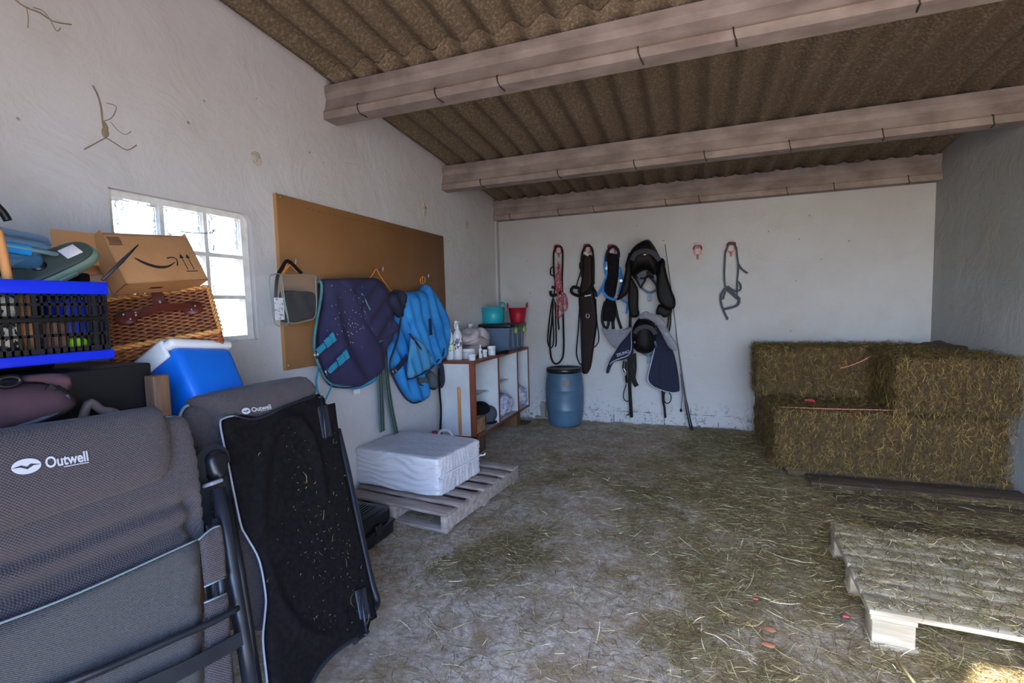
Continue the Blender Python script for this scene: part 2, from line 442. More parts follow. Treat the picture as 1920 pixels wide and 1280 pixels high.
# roof: corrugated fibre-cement sheets, 177 mm waves running down the slope
def roof_z(y): return 2.648 - .077*(y-2.49)
def corr(mb, xa, xb, ya, yb, dz, ph=0):
    n = int((xb-xa)/.0885*6); v = []; ys = [ya + (yb-ya)*k/8 for k in range(9)]
    for y in ys:
        for i in range(n+1):
            x = xa+(xb-xa)*i/n; v.append((x, y, roof_z(y)+dz+.026 + .025*math.cos(2*PI*(x+ph)/.177)))
    f = [(j*(n+1)+i, (j+1)*(n+1)+i, (j+1)*(n+1)+i+1, j*(n+1)+i+1) for j in range(8) for i in range(n)]
    o = len(v); v2 = [(a, b, c+.007) for a, b, c in v]; f2 = [tuple(q+o for q in g[::-1]) for g in f]
    rim = [(i, i+1, o+i+1, o+i) for i in range(n)]
    mb.add(v+v2, f+f2+rim, True)
ceil = thing('ceiling', 'corrugated fibre-cement roof of overlapping sheets', None, (0, 0, 0)); del ceil['label']; ceil['kind'] = 'structure'
k = 0; x = -.2
while x < 4.25:
    for ya, yb, dz in ((-.9, 2.50, .009), (2.425, 5.5, 0)):
        b_ = MB(); corr(b_, x-.06, min(x+1.02, 4.27), ya, yb, dz+.003*(k % 2)); b_.build('roof_sheet', M_roof, ceil)
    x += .974; k += 1
# purlins
def purlin(nm, y, z0, z1, wires, pxw):
    r = struct(thing(nm, None, None, (0, y, z0)))
    H = z1-z0
    prof = [(0, 0), (-.0, .22*H), (.008, .25*H), (.012, .3*H), (.030, .62*H), (.018, .78*H), (.018, H), (.085, H), (.10, .3*H), (.115, .22*H), (.115, 0)]
    n = len(prof); v = [(x, y+a, z0+b) for x in (-.05, XR+.05) for a, b in prof]
    f = [(i, (i+1) % n, n+(i+1) % n, n+i) for i in range(n)] + [tuple(range(n))[::-1], tuple(range(n, 2*n))]
    MB().add(v, f).build('beam', M_beam, r)
    MB().box((-.05, y-.002, z0+.22*H), (XR+.05, y+.01, z0+.235*H)).build('lip', mat('rust_line', '6f5340', '7d6857', rough=.9, scale=9), r)
    for px, py in wires:
        p = at(px, py, 1, y-.004); x = p.x
        MB().tube([(x, y+.02, z0+.30*H), (x, y-.006, z0+.24*H), (x+.003, y-.006, z0+.02), (x+.012, y+.002, z0-.004), (x+.02, y+.06, z0-.006)], .0035, 6).build('tie_wire', M_wire, r)
    return r
purlin('trim_1', 2.4845, 2.437, 2.642, [(670, 205), (815, 175), (932, 152), (1196, 95), (1375, 65), (1720, 5)], 0)
purlin('trim_2', 3.9594, 2.322, 2.535, [(900, 345), (1045, 325), (1188, 300), (1320, 288), (1480, 268), (1655, 245), (1862, 225)], 0)
purlin('trim_3', 5.14, 2.235, 2.452, [(955, 410), (1046, 400), (1112, 394), (1247, 385), (1310, 379), (1475, 360), (1563, 355), (1703, 340)], 0)
# vertical concrete strip in the back left corner and a conduit
struct(MB().box((-.01, YB-.075, -.02), (.022, YB+.01, 2.44), bev=.006).build('trim_4', M_wallB))
# glass block window
win = thing('window_1', None, None, (-.04, wy0, wz0)); win['kind'] = 'structure'
M_mortar = mat('white_mortar', 'dcdcd8', 'c9c8c2', rough=.8, scale=20, bump=.3)
gy, gz, g = 1.278, 1.157, .2
mb = MB()
for i in range(4):
    yy = gy + g*i; mb.box((-.12, yy-.009 - (.02 if i == 0 else 0), wz0-.01), (-.027, yy+.009 + (.02 if i == 3 else 0), wz1+.01))
    zz = gz + g*i; mb.box((-.12, wy0-.01, zz-.009 - (.02 if i == 0 else 0)), (-.028, wy1+.01, zz+.009 + (.02 if i == 3 else 0)))
mb.build('mortar_frame', M_mortar, win)
def glass_mat():
    m, n, b = newmat('glass_block'); v = n.coord()
    b.inputs['Base Color'].default_value = (.80, .84, .85, 1); b.inputs['Roughness'].default_value = .05
    b.inputs['Transmission Weight'].default_value = 1; b.inputs['IOR'].default_value = 1.35
    n.link(n.bump(n.noise(v, 14, 2, .4, 1.5), .9, .02), b.inputs['Normal']); return m
M_glass = glass_mat()
for i in range(3):
    for j in range(3):
        a = gy+g*i+.006; c = gz+g*j+.006
        m_ = MB().box((-.118, a, c), (-.034, a+.188, c+.188), bev=.008)
        m_.box((-.036, a+.016, c+.016), (-.030, a+.172, c+.172), bev=.0025)
        m_.build('glass_block', M_glass, win)
# plaster reveal
mb = MB(); rr = .055; arc = [(wy1-rr+rr*math.cos(t), wz1-rr+rr*math.sin(t)) for t in np.linspace(0, PI/2, 9)] + [(wy1+.002, wz1+.002)]
mb.add([(x, a, c) for x in (-.12, 0.0) for a, c in arc], [(i, (i+1) % 10, 10+(i+1) % 10, 10+i) for i in range(10)] + [tuple(range(10)), tuple(range(10, 20))[::-1]])
mb.box((-.03, wy1-.0, wz0), (-.002, wy1+.012, wz1)); mb.build('plaster_reveal', M_wallL, win)

# ------------------------------------------------------------------ shared materials
M_black = mat('black_leather', '0a0808', '120f0e', spec=.15, rough=.6, scale=9, bump=.25, bscale=180, bdist=.001)
M_brown = mat('brown_leather', '190f0e', '221513', spec=.15, rough=.6, scale=9, bump=.25, bscale=150, bdist=.001)
M_blackf = mat('black_fabric', '0e0d11', '17151a', spec=.15, rough=.95, scale=20, bump=.4, bscale=300, bdist=.001)
M_steel = mat('steel', 'b5b8bd', rough=.3, metal=1)
M_redm = mat('red_paint', '8a1626', 'a01d2e', rough=.4, scale=30)
M_twine = mat('orange_twine', 'c8782c', 'e09a48', rough=.9, scale=200)
M_pink = mat('pink_twine', 'c46a66', 'd98d84', rough=.9, scale=200)
M_whitep = mat('white_plastic', 'd9dadb', 'cfd0d4', rough=.4, scale=4)
M_blackp = mat('black_plastic', '0e0f12', '16171b', rough=.35, scale=10)
M_navy = mat('navy_cloth', '232445', '2f2a4c', rough=.9, scale=7, bump=.3, bscale=200, bdist=.001)
M_dkwood = mat('dark_wood', '33261a', '54412e', rough=.85, scale=3, bump=.5, bscale=40, stretch=(1, 12, 12))
M_wood = mat('weathered_wood', '83726a', 'a2948b', rough=.9, scale=4, bump=.5, bscale=50, stretch=(1, 9, 9))
M_palew = mat('pale_pine', '8f826c', 'ac9f8a', rough=.9, scale=4, bump=.5, bscale=50, stretch=(1, 9, 9))
M_pine = mat('pine', 'a8713c', 'c48a50', rough=.7, scale=4, stretch=(8, 8, 1))
NL = (1, 0, 0); NB = (0, -1, 0)
def pl(pts, x): return [at(a, b, 0, x) for a, b in pts]
def pb(pts, off): return [at(a, b, 1, YB-off) for a, b in pts]

# ------------------------------------------------------------------ hardboard panel on the left wall
by0, by1, bz0, bz1 = 2.062, 3.93, .958, 1.912
M_board = mat('hardboard', '7a5430', '8c633c', rough=.55, scale=2.2, bump=.15, bscale=120, bdist=.001, lo=.3, hi=.75)
bo = thing('hardboard_panel', 'large brown hardboard panel screwed flat to the left wall', 'panel', (0, (by0+by1)/2, bz0))
MB().box((.001, by0, bz0), (.018, by1, bz1), bev=.002, seg=1).build('board', M_board, bo)
MB().box((.0, by0-.004, bz0), (.020, by0+.002, bz1)).build('pale_edge', mat('raw_edge', 'a87b48', rough=.7), bo, 'raw pale edge')
for (x, y) in [(.0, 0)]:
    m_ = MB()
    for i in range(34): 
        a = by0+.22+i*.045; m_.box((.0175, a, 1.868), (.0188, a+random.uniform(.012, .028), 1.8705))
    for i in range(22):
        a = by0+.3+i*.037; m_.box((.0175, a, 1.49 + .0*i), (.0188, a+random.uniform(.008, .02), 1.4925))
    pm_ = m_.build('pencil_marks', mat('pencil', '4c3218'), bo); pm_['kind'] = 'stuff'
for px, py in ((526, 369), (541, 685), (827, 449)):
    p = at(px, py, 0, .018); MB().lathe([(.006, 0), (.006, .002), (.001, .003)], (0, 0, 0), 10, Matrix.Translation(p) @ Matrix.Rotation(PI/2, 4, 'Y')).build('screw', M_steel, bo)
def wall_hook(px, py):
    p = at(px, py, 0, .02)
    MB().tube(spline([p, p+Vector((.03, 0, 0)), p+Vector((.05, 0, -.012)), p+Vector((.055, 0, .015))], 4), .003, 6).build('hook', M_steel, bo)
    return p
hk = [wall_hook(540, 492), wall_hook(706, 505), wall_hook(793, 518)]

# clear zip bag with black cloth inside
M_vinyl, n_, b_ = newmat('clear_vinyl')
b_.inputs['Base Color'].default_value = (.85, .88, .88, 1); b_.inputs['Roughness'].default_value = .08; b_.inputs['Alpha'].default_value = .05
n_.link(n_.bump(n_.noise(n_.coord(), 18, 4, .6, 1), .8, .02), b_.inputs['Normal'])
bg_ = thing('vinyl_bag', 'clear vinyl zip bag holding black cloth, hung at the left of the brown panel', 'bag', at(550, 610, 0, .06))
oc = [(503, 522), (515, 514), (560, 514), (588, 514), (592, 530), (593, 592), (575, 604), (545, 609), (516, 607), (507, 560)]
sheet(MB(), pl(oc, .125), NL, th=.0, puff=.028, rad=.04, back=-.085, fold=lambda p: .006*math.sin(p.y*60+p.z*40)).build('clear_cover', M_vinyl, bg_)
b0 = MB(); sheet(b0, pl([(541, 547), (560, 546), (590, 551), (590, 590), (570, 600), (545, 603), (540, 580)], .12), NL, th=.0, puff=.018, rad=.04, back=-.06, fold=lambda p: .01*noise.noise(p*20)); b0.build('folded_black_cloth', M_blackf, bg_)
b0 = MB()
for loop in ([(527, 518), (546, 516), (588, 515), (592, 530), (592, 590), (575, 601), (545, 606), (538, 590), (530, 560)], [(505, 522), (515, 514), (527, 518), (533, 560), (540, 606), (516, 607), (508, 565)]):
    b0.tube(spline(pl(loop, .135), 5, True), .003, 6, closed=True)
b0.each('piping', mat('grey_green_piping', '74827a', rough=.4), bg_)
b0 = MB().strap(spline(pl([(519, 600), (517, 560), (520, 520), (530, 500), (537, 490), (545, 492), (556, 503), (566, 513)], .12), 5), .02, .003, NL); b0.build('handle', M_blackf, bg_)
MB().box((.136, at(515, 580, 0, .136).y, at(515, 600, 0, .136).z), (.139, at(532, 580, 0, .136).y, at(515, 558, 0, .136).z)).build('label_card', mat('card_label', 'c9ccd2', '6f7480', rough=.4, scale=60, lo=.55, hi=.6), bg_)
def twine(label, pts, x=.05):
    o = MB().tube(spline(pl(pts, x), 5), .0035, 6).build('twine', M_twine); tag(o, label, 'twine')
twine('short loop of orange baler twine tying the clear vinyl bag to its hook', [(540, 491), (533, 507), (528, 516), (540, 500), (545, 496), (536, 502), (541, 492), (556, 508), (572, 515)], .1)
twine('orange baler twine forming a tent between the navy rug and blue rug', [(692, 524), (700, 512), (706, 504), (712, 516), (722, 530), (736, 548)])
twine('orange baler twine knotted on the rightmost hook above the blue rug', [(793, 517), (788, 524), (790, 532), (796, 530), (797, 522), (792, 520), (793, 535), (792, 542)])

# navy rug
M_turq = mat('turquoise_web', '1f7fa0', '2f90ac', rough=.8, scale=30)
M_teal = mat('teal_web', '3d6f76', '4b8086', rough=.8, scale=30)
nr = thing('horse_rug', 'navy purple horse rug with turquoise straps hanging on the brown panel', 'horse rug', at(660, 730, 0, .05))
def nf(p): return .018*math.sin(p.y*26 + (p.z-1)*14 + 2.5*noise.noise(p*2.5)) + .015*noise.noise(p*6) + .012*math.sin((p.y+p.z*.7)*42)*max(0, (p.z-.95))
b0 = MB(); sheet(b0, pl([(597, 528), (620, 523), (660, 523), (697, 523), (712, 545), (722, 580), (727, 615), (712, 655), (708, 686), (695, 703), (672, 720), (643, 727), (622, 725), (609, 713), (600, 690), (590, 665), (591, 610), (597, 565)], .03), NL, th=.05, puff=.05, rad=.09, fold=nf, per=3); b0.build('rug_body', M_navy, nr)
b0 = MB(); sheet(b0, pl([(634, 524), (665, 522), (697, 523), (713, 543), (726, 585), (742, 618), (725, 632), (705, 640), (685, 625), (668, 600), (655, 570), (640, 545)], .10), NL, th=.02, puff=.035, rad=.05, fold=lambda p: .012*math.sin((p.y*.8-p.z)*38), per=3); b0.build('neck_flap', M_navy, nr)
b0 = MB()
b0.tube(spline(pl([(592, 530), (598, 526), (603, 535), (601, 560), (594, 600), (589, 640), (592, 668), (600, 690)], .10), 5), .009, 6)
b0.tube(spline(pl([(600, 690), (612, 712), (630, 722), (660, 722), (690, 705), (708, 685)], .09), 5), .007, 6)
b0.tube(spline(pl([(742, 618), (725, 633), (706, 643)], .13), 4), .006, 6)
b0.tube(spline(pl([(678, 550), (684, 560), (690, 572), (694, 580)], .16), 4), .006, 6)
b0.each('binding', M_teal, nr)
b0 = MB(); sheet(b0, pl([(620, 722), (650, 727), (690, 705), (706, 688), (700, 712), (682, 724), (662, 729), (640, 728)], .03), NL, th=.02, puff=.02, rad=.03, per=3); b0.build('lining', mat('turquoise_lining', '1e82b8', '2f95c6', rough=.9, scale=9), nr)
b0 = MB()
for a, b in (((595, 660), (627, 630)), ((617, 696), (652, 662))):
    for t0, t1, wd in ((0, .42, .034), (.5, .78, .05), (.82, 1.0, .056)):
        q = [(a[0]+(b[0]-a[0])*t, a[1]+(b[1]-a[1])*t) for t in (t0, t1)]
        b0.strap(pl(q, .155), wd, .008, NL)
b0.each('chest_strap', M_turq, nr)
b0 = MB()
for c in ((593, 665), (614, 697)):
    P = at(*c, 0, .155)
    for s_ in (.018, .011): b0.tube([P+Vector((0, s_*1.3*math.cos(t)*.8, s_*1.3*math.sin(t))) for t in (PI/4+.6, 3*PI/4+.6, 5*PI/4+.6, 7*PI/4+.6)], .0028, 6, closed=True)
b0.each('buckle', M_steel, nr)
b0 = MB(); b0.strap(spline(pl([(598, 690), (593, 712), (595, 730), (599, 741)], .08), 4), .014, .003, NL); b0.strap(spline(pl([(622, 722), (617, 735), (609, 752)], .08), 4), .012, .003, NL); b0.each('leg_cord', M_turq, nr)
MB().box((.06, 2.56, .735), (.063, 2.62, .765)).build('white_care_tag', M_whitep, nr)
# straw flecks on the rug
N = 60; P = np.array([at(655+random.gauss(0, 18)+i*.15, 560+i*1.3+random.gauss(0, 14), 0, .178)[:] for i in range(N)])
stalks('straw_flecks', P, rng.normal(0, 1, (N, 3))*[0.1, 1, 1], np.tile([1., 0, 0], (N, 1)), rng.uniform(.004, .014, N), rng.uniform(.002, .004, N), mat('straw_fleck', 'd5c9a0', rough=.8), nr)

# blue rug
M_brug = mat('blue_cloth', '1068b0', '2b86c6', rough=.75, scale=5, bump=.3, bscale=200, bdist=.001)
M_brug2 = mat('soiled_blue_cloth', '2c7fb4', '53809a', rough=.9, scale=5, bump=.3, bscale=200, bdist=.001, lo=.4, hi=.7)
M_nvb = mat('navy_binding', '12172c', '1a2038', rough=.8, scale=30)
br = thing('horse_rug', 'bright blue horse rug with navy binding hanging from the rightmost hook', 'horse rug', at(780, 750, 0, .05))
def bf(p): return .016*math.sin((p.y*1.0+p.z*.45)*48 + 2*noise.noise(p*3)) + .012*noise.noise(p*7)
b0 = MB(); sheet(b0, pl([(737, 588), (750, 560), (770, 570), (785, 660), (798, 730), (790, 750), (774, 754), (757, 742), (742, 718), (733, 701), (722, 690), (720, 655), (729, 620)], .03), NL, th=.03, puff=.03, rad=.05, fold=bf, per=3); b0.build('neck_panel', M_brug, br)
b0 = MB(); sheet(b0, pl([(750, 552), (770, 547), (784, 543), (792, 533), (803, 543), (818, 571), (831, 600), (833, 630), (831, 663), (822, 674), (806, 690), (780, 705), (764, 710), (762, 690), (766, 655), (762, 615), (752, 590)], .07), NL, th=.03, puff=.05, rad=.07, fold=bf, per=3); b0.build('rug_body', M_brug, br)
b0 = MB(); sheet(b0, pl([(770, 630), (785, 640), (800, 655), (810, 675), (804, 690), (780, 704), (765, 708), (763, 690), (767, 655)], .14), NL, th=.01, puff=.02, rad=.03, fold=bf, per=3); b0.build('soiled_flap', M_brug2, br, 'dirty greenish lower flap')
b0 = MB(); sheet(b0, pl([(738, 545), (752, 549), (753, 570), (750, 595), (738, 588), (727, 572), (726, 555)], .09), NL, th=.02, puff=.03, rad=.03, fold=bf, per=3); b0.build('dark_lining', M_nvb, br)
b0 = MB(); sheet(b0, pl([(765, 712), (790, 700), (800, 693), (812, 708), (815, 728), (803, 726), (785, 720), (770, 718)], .05), NL, th=.03, puff=.02, rad=.03, fold=bf, per=3); b0.build('folded_dark_flap', mat('dark_grey_cloth', '1b222b', '4a545c', rough=.9, scale=6), br)
b0 = MB()
for q, x in (([(738, 545), (752, 548), (754, 570), (750, 610), (744, 640), (733, 672), (732, 690), (738, 708), (757, 742), (774, 755), (788, 752)], .12), ([(764, 711), (780, 706), (806, 691), (822, 675), (831, 664), (833, 640)], .15), ([(768, 626), (790, 655), (803, 680), (805, 690)], .165), ([(800, 693), (812, 708), (816, 729), (800, 725), (786, 720)], .085)):
    b0.tube(spline(pl(q, x), 4), .007, 6)
b0.strap(pl([(806, 597), (808, 628)], .165), .04, .004, NL)
b0.strap(spline(pl([(733, 700), (745, 690), (758, 676), (764, 668)], .13), 3), .04, .006, NL)
b0.each('navy_binding', M_nvb, br)
b0 = MB(); P = at(740, 696, 0, .14)
for s_ in (.024, .015): b0.tube([P+Vector((0, s_*1.3*math.cos(t), s_*1.1*math.sin(t))) for t in (PI/4+.5, 3*PI/4+.5, 5*PI/4+.5, 7*PI/4+.5)], .003, 6, closed=True)
b0.each('buckle', M_steel, br)
# straps hanging below
M_surc = mat('green_navy_webbing', '4c6762', '5c6e62', rough=.85, scale=30)
def surcingle(label, pts):
    o = thing('surcingle', label, 'strap', at(*pts[-1], 0, .05))
    q = spline(pl(pts, .06), 5)
    MB().strap(q, .062, .004, NL).each('webbing', M_surc, o)
    b_ = MB()
    for dy in (-.012, .012): b_.strap([p+Vector((.003, dy, 0)) for p in q], .007, .002, NL)
    b_.each('navy_stripe', M_nvb, o)
surcingle('green webbing surcingle hanging straight down to the white bale, the left one', [(710, 650), (713, 700), (715, 760), (717, 809)])
surcingle('green webbing surcingle slanting right down to the white bale, the right one', [(722, 652), (724, 700), (732, 760), (743, 814)])
o = thing('lead_strap', 'long black strap hanging beside the white cabinet end', 'strap', at(826, 812, 0, .1))
MB().strap(spline(pl([(823, 674), (828, 690), (830, 715), (826, 722)], .12), 4), [.06]*4 + [.07]*5 + [.06]*4, .006, NL).build('wide_end', M_nvb, o)
MB().strap(spline(pl([(823, 690), (824, 730), (827, 770), (825, 812)], .11), 4), .026, .004, NL).each('strap', M_blackf, o)

# ------------------------------------------------------------------ white cabinet
M_wlam = mat('white_laminate', 'c2c4c6', 'aeb0b2', rough=.5, scale=3)
M_edge = mat('brown_edging', '6a341c', '7d4226', rough=.45, scale=6)
cx0, cx1, cy0, cy1, cz0, cz1 = .05, .375, 3.72, 5.15, .155, .82
cb = thing('cabinet', 'open white laminate cabinet with brown edges on wooden blocks in the corner', 'cabinet', ((cx0+cx1)/2, (cy0+cy1)/2, 0))
MB().box((cx0-.0, cy0-.005, cz1-.022), (cx1+.006, cy1, cz1)).build('top_board', M_edge, cb)
MB().box((cx0, cy0, cz0), (cx1, cy1, cz0+.02)).box((cx0, cy0+.02, cz0+.02), (cx0+.01, cy1-.02, cz1-.022)).build('carcass', M_wlam, cb)
m_ = MB().box((cx0, cy0, cz0+.02), (cx1, cy0+.018, cz1-.022)); m_.build('end_panel', M_wlam, cb)
MB().box((cx0, cy1-.018, cz0+.02), (cx1, cy1, cz1-.022)).build('end_panel', M_wlam, cb)
yd = [at(934, 700, 0, cx1).y, at(970, 700, 0, cx1).y]
for y in yd: MB().box((cx0+.01, y, cz0+.02), (cx1-.004, y+.018, cz1-.022)).build('divider', M_wlam, cb)
m_ = MB()
m_.box((cx1-.045, cy0-.004, cz0), (cx1+.002, cy0, cz1-.022)); m_.box((cx0, cy0-.004, cz0-.004), (cx1+.002, cy0, cz0+.022)); 
for y in [cy0] + yd + [cy1-.018]: m_.box((cx1-.002, y-.001, cz0), (cx1+.004, y+.02, cz1-.02))
m_.box((cx1, cy0, cz0-.002), (cx1+.004, cy1, cz0+.022)); m_.build('edging', M_edge, cb)
MB().box((.215, cy0-.010, cz0+.03), (.245, cy0-.002, .60), bev=.002).build('nailed_batten', M_pine, cb, 'raw pine batten nailed on the end')
for a, b, z in ((cy0+.018, yd[0], .47), (yd[0]+.018, yd[1], .50), (yd[1]+.018, cy1-.018, .50)):
    MB().box((cx0+.01, a, z), (cx1-.10, b, z+.014)).build('shelf', M_wlam, cb)
for y in (3.84, 4.78):
    MB().box((.20, y, 0), (.355, y+.12, cz0), bev=.004).build('wooden_block', mat('block_wood', '4d3420', '6b4a2c', rough=.85, scale=5, stretch=(6, 6, 1)), cb)
MB().box((.18, 4.88, 0), (.43, 5.06, .012)).build('flat_offcut', M_dkwood, cb)

def topat(px, py, z=.82): return at(px, py, 2, z)
def scal(P): return depth(P)/F_PX
M_pot = mat('pot_plastic', 'cdd0d4', 'bfc3cb', rough=.35, scale=3)
M_lab1 = mat('printed_label', 'd8d8c8', '4a3f7c', rough=.5, scale=45, lo=.5, hi=.55)
M_lab2 = mat('green_label', 'cfd6b0', '6f9c62', rough=.5, scale=40, lo=.5, hi=.6)
def sprayer(label, px, py, w, h, trig=True, lab=M_lab1):
    P = topat(px, py); s = scal(P); r = w*s/2; H = h*s*(.62 if trig else .85); P.x = max(P.x, r+.06)
    o = thing('spray_bottle' if trig else 'bottle', label, 'bottle', P, 'grooming bottles and pots on the cabinet')
    MB().lathe([(r*.9, 0), (r, .006), (r, H*.8), (r*.75, H*.92), (r*.38, H), (r*.38, H+.01)], P).build('bottle_body', M_pot, o)
    MB().lathe([(r*1.01, H*.3), (r*1.02, H*.31), (r*1.02, H*.7), (r*1.01, H*.71)], P).build('label_band', lab, o)
    if trig:
        m_ = MB().lathe([(r*.45, H), (r*.45, H+.02), (r*.3, H+.025), (r*.3, H+.045)], P, 14)
        z = P.z+H+.05; m_.box((P.x-.012, P.y-.03, z), (P.x+.012, P.y+.04, z+.025), bev=.006)
        m_.tube(spline([(P.x, P.y-.02, z+.01), (P.x, P.y-.04, z-.005), (P.x, P.y-.035, z-.045)], 4), .005, 6); m_.build('trigger_head', M_whitep, o)
    else:
        MB().lathe([(r*.42, H), (r*.42, H+.022), (0.0001, H+.024)], P, 14).build('cap', M_whitep, o)
def pot(label, px, py, w, h, lab=None):
    P = topat(px, py); s = scal(P); r = w*s/2; H = h*s; P.x = max(P.x, r+.03)
    o = thing('pot', label, 'pot', P, 'grooming bottles and pots on the cabinet')
    MB().lathe([(r*.9, 0), (r*.96, .004), (r*.96, H*.72)], P, 24).build('pot_body', M_pot, o)
    MB().lathe([(r, H*.72), (r*1.03, H*.74), (r*1.03, H*.96), (r*.95, H), (.0001, H)], P, 24).build('lid', M_whitep, o)
sprayer('plain white bottle at the left front of the cabinet top beside the blue rug', 842, 674, 15, 62, False, M_lab2)
sprayer('taller white spray bottle with purple label on the cabinet top', 859, 674, 17, 92)
sprayer('shorter white spray bottle standing behind the wide white pots', 884, 665, 15, 70, True, M_lab2)
pot('widest white pot at the front corner of the cabinet top', 879, 672, 22, 19)
pot('small white pot in front of the widest pot on the cabinet', 885, 675.5, 14, 12)
sprayer('tiny white bottle left of its similar twin on the cabinet top', 901, 671, 7, 24, False)
pot('narrow white pot between the tiny bottle and the rightmost pot', 909, 669, 9, 14)
pot('rightmost white pot on the cabinet top near the grey storage box', 922, 666, 15, 18)
sprayer('dark labelled bottle behind the rightmost white pots', 906, 650, 14, 36, False, M_nvb)
P = topat(938, 664); tag(MB().tube([P+Vector((-.02, -.06, .012)), P+Vector((.02, .14, .012))], [.012, .02], 8).build('brush', M_blackf), 'black brush lying on the cabinet top before the grey box', 'brush')
# folded towels heap
M_towel = mat('dusty_towel', '9a8f92', 'b3a8aa', rough=.95, scale=6, bump=.5, bscale=150, bdist=.002)
tw = thing('towel_heap', 'heap of crumpled greyish pink towels on the cabinet against the wall', 'towels', (.16, 4.25, .82))
for i, (y, z, hy, hz, hx, r) in enumerate(((4.05, .87, .17, .045, .10, .1), (4.22, .95, .20, .05, .11, -.15), (4.1, 1.02, .13, .045, .09, .35), (4.36, .99, .12, .07, .09, -.5))):
    MB().blob((0, 0, 0), (hx, hy, hz), 14, 3, .03, 9, i, Matrix.Translation((.15, y, z)) @ Matrix.Rotation(r, 4, 'X')).build('towel', M_towel, tw, weld=.0005)
# storage box with lid
sb = thing('storage_box', 'grey plastic storage box with black lid on the cabinet', 'box', (.2, 4.9, .82))
M_gbox = mat('grey_plastic', '4b5a70', '56657c', rough=.4, scale=4)
bx0, bx1, sy0, sy1 = .03, .36, 4.62, 5.10
v = []
for z, k in ((.822, .02), (1.06, 0)):
    v += [(bx0+k, sy0+k, z), (bx1-k, sy0+k, z), (bx1-k, sy1-k, z), (bx0+k, sy1-k, z)]
m_ = MB().add(v, [(3, 2, 1, 0), (0, 1, 5, 4), (1, 2, 6, 5), (2, 3, 7, 6), (3, 0, 4, 7), (4, 5, 6, 7)])
for y in (4.72, 4.86, 5.0): m_.box((bx1-.012, y, .85), (bx1+.002, y+.03, 1.06), bev=.004)
m_.build('box_body', M_gbox, sb)
MB().box((bx0-.012, sy0-.012, 1.055), (bx1+.015, sy1+.012, 1.10), bev=.012).build('lid', M_blackp, sb)
for y in (4.76, 5.02): MB().tube(spline([(bx1+.016, y, 1.07), (bx1+.02, y+.01, 1.04), (bx1+.016, y+.005, .99)], 3), [.004, .004, .004, .018, .02, .016, .004], 8, flat=.4).build('green_tag', mat('lime_tag', '7d9a32', rough=.6), sb)
def tub(label, px, pyb, m, rb, rt, h, yaw, x=None):
    P = at(px, pyb, 1, 4.86) if x is None else Vector(x)
    P.z = 1.10
    o = thing('flexible_tub', label, 'tub', P)
    MB().lathe([(rb*.96, 0), (rb, .005), (rb*.5+rt*.5, h*.5), (rt, h), (rt+.006, h+.004), (rt-.006, h+.004), (rb*.5+rt*.5-.006, h*.5), (rb-.008, .012), (.0001, .012)], P, 32).build('tub_body', m, o)
    for sg in (-1, 1):
        d = Vector((math.cos(yaw), math.sin(yaw), 0))*sg; t = Vector((-d.y, d.x, 0))
        c = P + d*rt + Vector((0, 0, h)); q = [c - t*.055, c - t*.05 + d*.004 + Vector((0, 0, .03)), c - t*.02 + d*.006 + Vector((0, 0, .05)), c + t*.02 + d*.006 + Vector((0, 0, .05)), c + t*.05 + d*.004 + Vector((0, 0, .03)), c + t*.055]
        MB().tube(spline(q, 4), .009, 8, flat=.8).build('handle', m, o)
tub('turquoise flexible tub on the black lid of the grey box', 925, 588, mat('turquoise_plastic', '18909e', '1c9aa8', rough=.4, scale=4), .115, .125, .165, -.35, (.10, 4.83, 1.1))
tub('red flexible tub on the black lid beside the turquoise tub', 970, 588, mat('red_plastic', '8c0f22', '991428', rough=.4, scale=4), .075, .10, .155, .4, (.32, 4.99, 1.1))
# things in the cabinet
tag(MB().blob((.21, 3.82, .545), (.09, .075, .06), 10, 2.4).build('riding_helmet', M_blackf, weld=.0005), 'round black helmet on the first cabinet shelf', 'helmet')
P = Vector((.23, 3.97, .484)); o = thing('jar', 'small white jar with green label on the first cabinet shelf', 'jar', P)
MB().lathe([(.036, 0), (.038, .08)], P, 20).build('jar_body', M_lab2, o); MB().lathe([(.04, .08), (.04, .105), (.0001, .106)], P, 20).build('lid', M_whitep, o)
o = thing('wooden_crate', 'small wooden box on the cabinet floor at the near end', 'box', (.3, 3.86, cz0+.02))
m_ = MB(); a, b, c, d, z0_, z1_ = .18, .365, 3.745, 3.95, cz0+.02, .31
m_.box((a, c, z0_), (b, c+.01, z1_)).box((a, d-.01, z0_), (b, d, z1_)).box((a, c, z0_), (a+.01, d, z1_)).box((b-.01, c, z0_), (b, d, z1_)).box((a, c, z0_), (b, d, z0_+.01)); m_.build('box_boards', mat('box_wood', '7d5b3e', 'a27c58', rough=.8, scale=12), o)
tag(MB().blob((.24, 4.05, .345), (.11, .13, .055), 12, 2.5, .03, 9, 4).build('black_cloth', M_blackf, weld=.0005), 'crumpled black cloth above the small wooden box in the cabinet', 'cloth')
o = thing('peaked_cap', 'dark grey peaked cap standing on the cabinet floor', 'cap', (.27, 4.2, cz0+.02))
MB().blob((.27, 4.22, .26), (.085, .09, .085), 10, 2.2, .01, 8, 2).build('crown', mat('grey_cotton', '3b3d42', '484a50', rough=.95, scale=8), o, weld=.0005)
MB().lathe([(.07, 0), (.075, .006), (.0001, .012)], (.32, 4.2, .185), 20, sx=.6).build('peak', M_blackf, o)
tag(MB().box((.2, yd[0]+.10, .515), (.23, yd[0]+.2, .74), Matrix.Translation((.2, yd[0]+.1, .52)) @ Matrix.Rotation(-.5, 4, 'X') @ Matrix.Translation((-.2, -yd[0]-.1, -.52)), bev=.01).build('red_scoop', mat('red_cloth', '8c1f2c', 'a52a32', rough=.7, scale=9)), 'red plastic scoop leaning on the middle cabinet shelf', 'scoop')
m_ = MB()
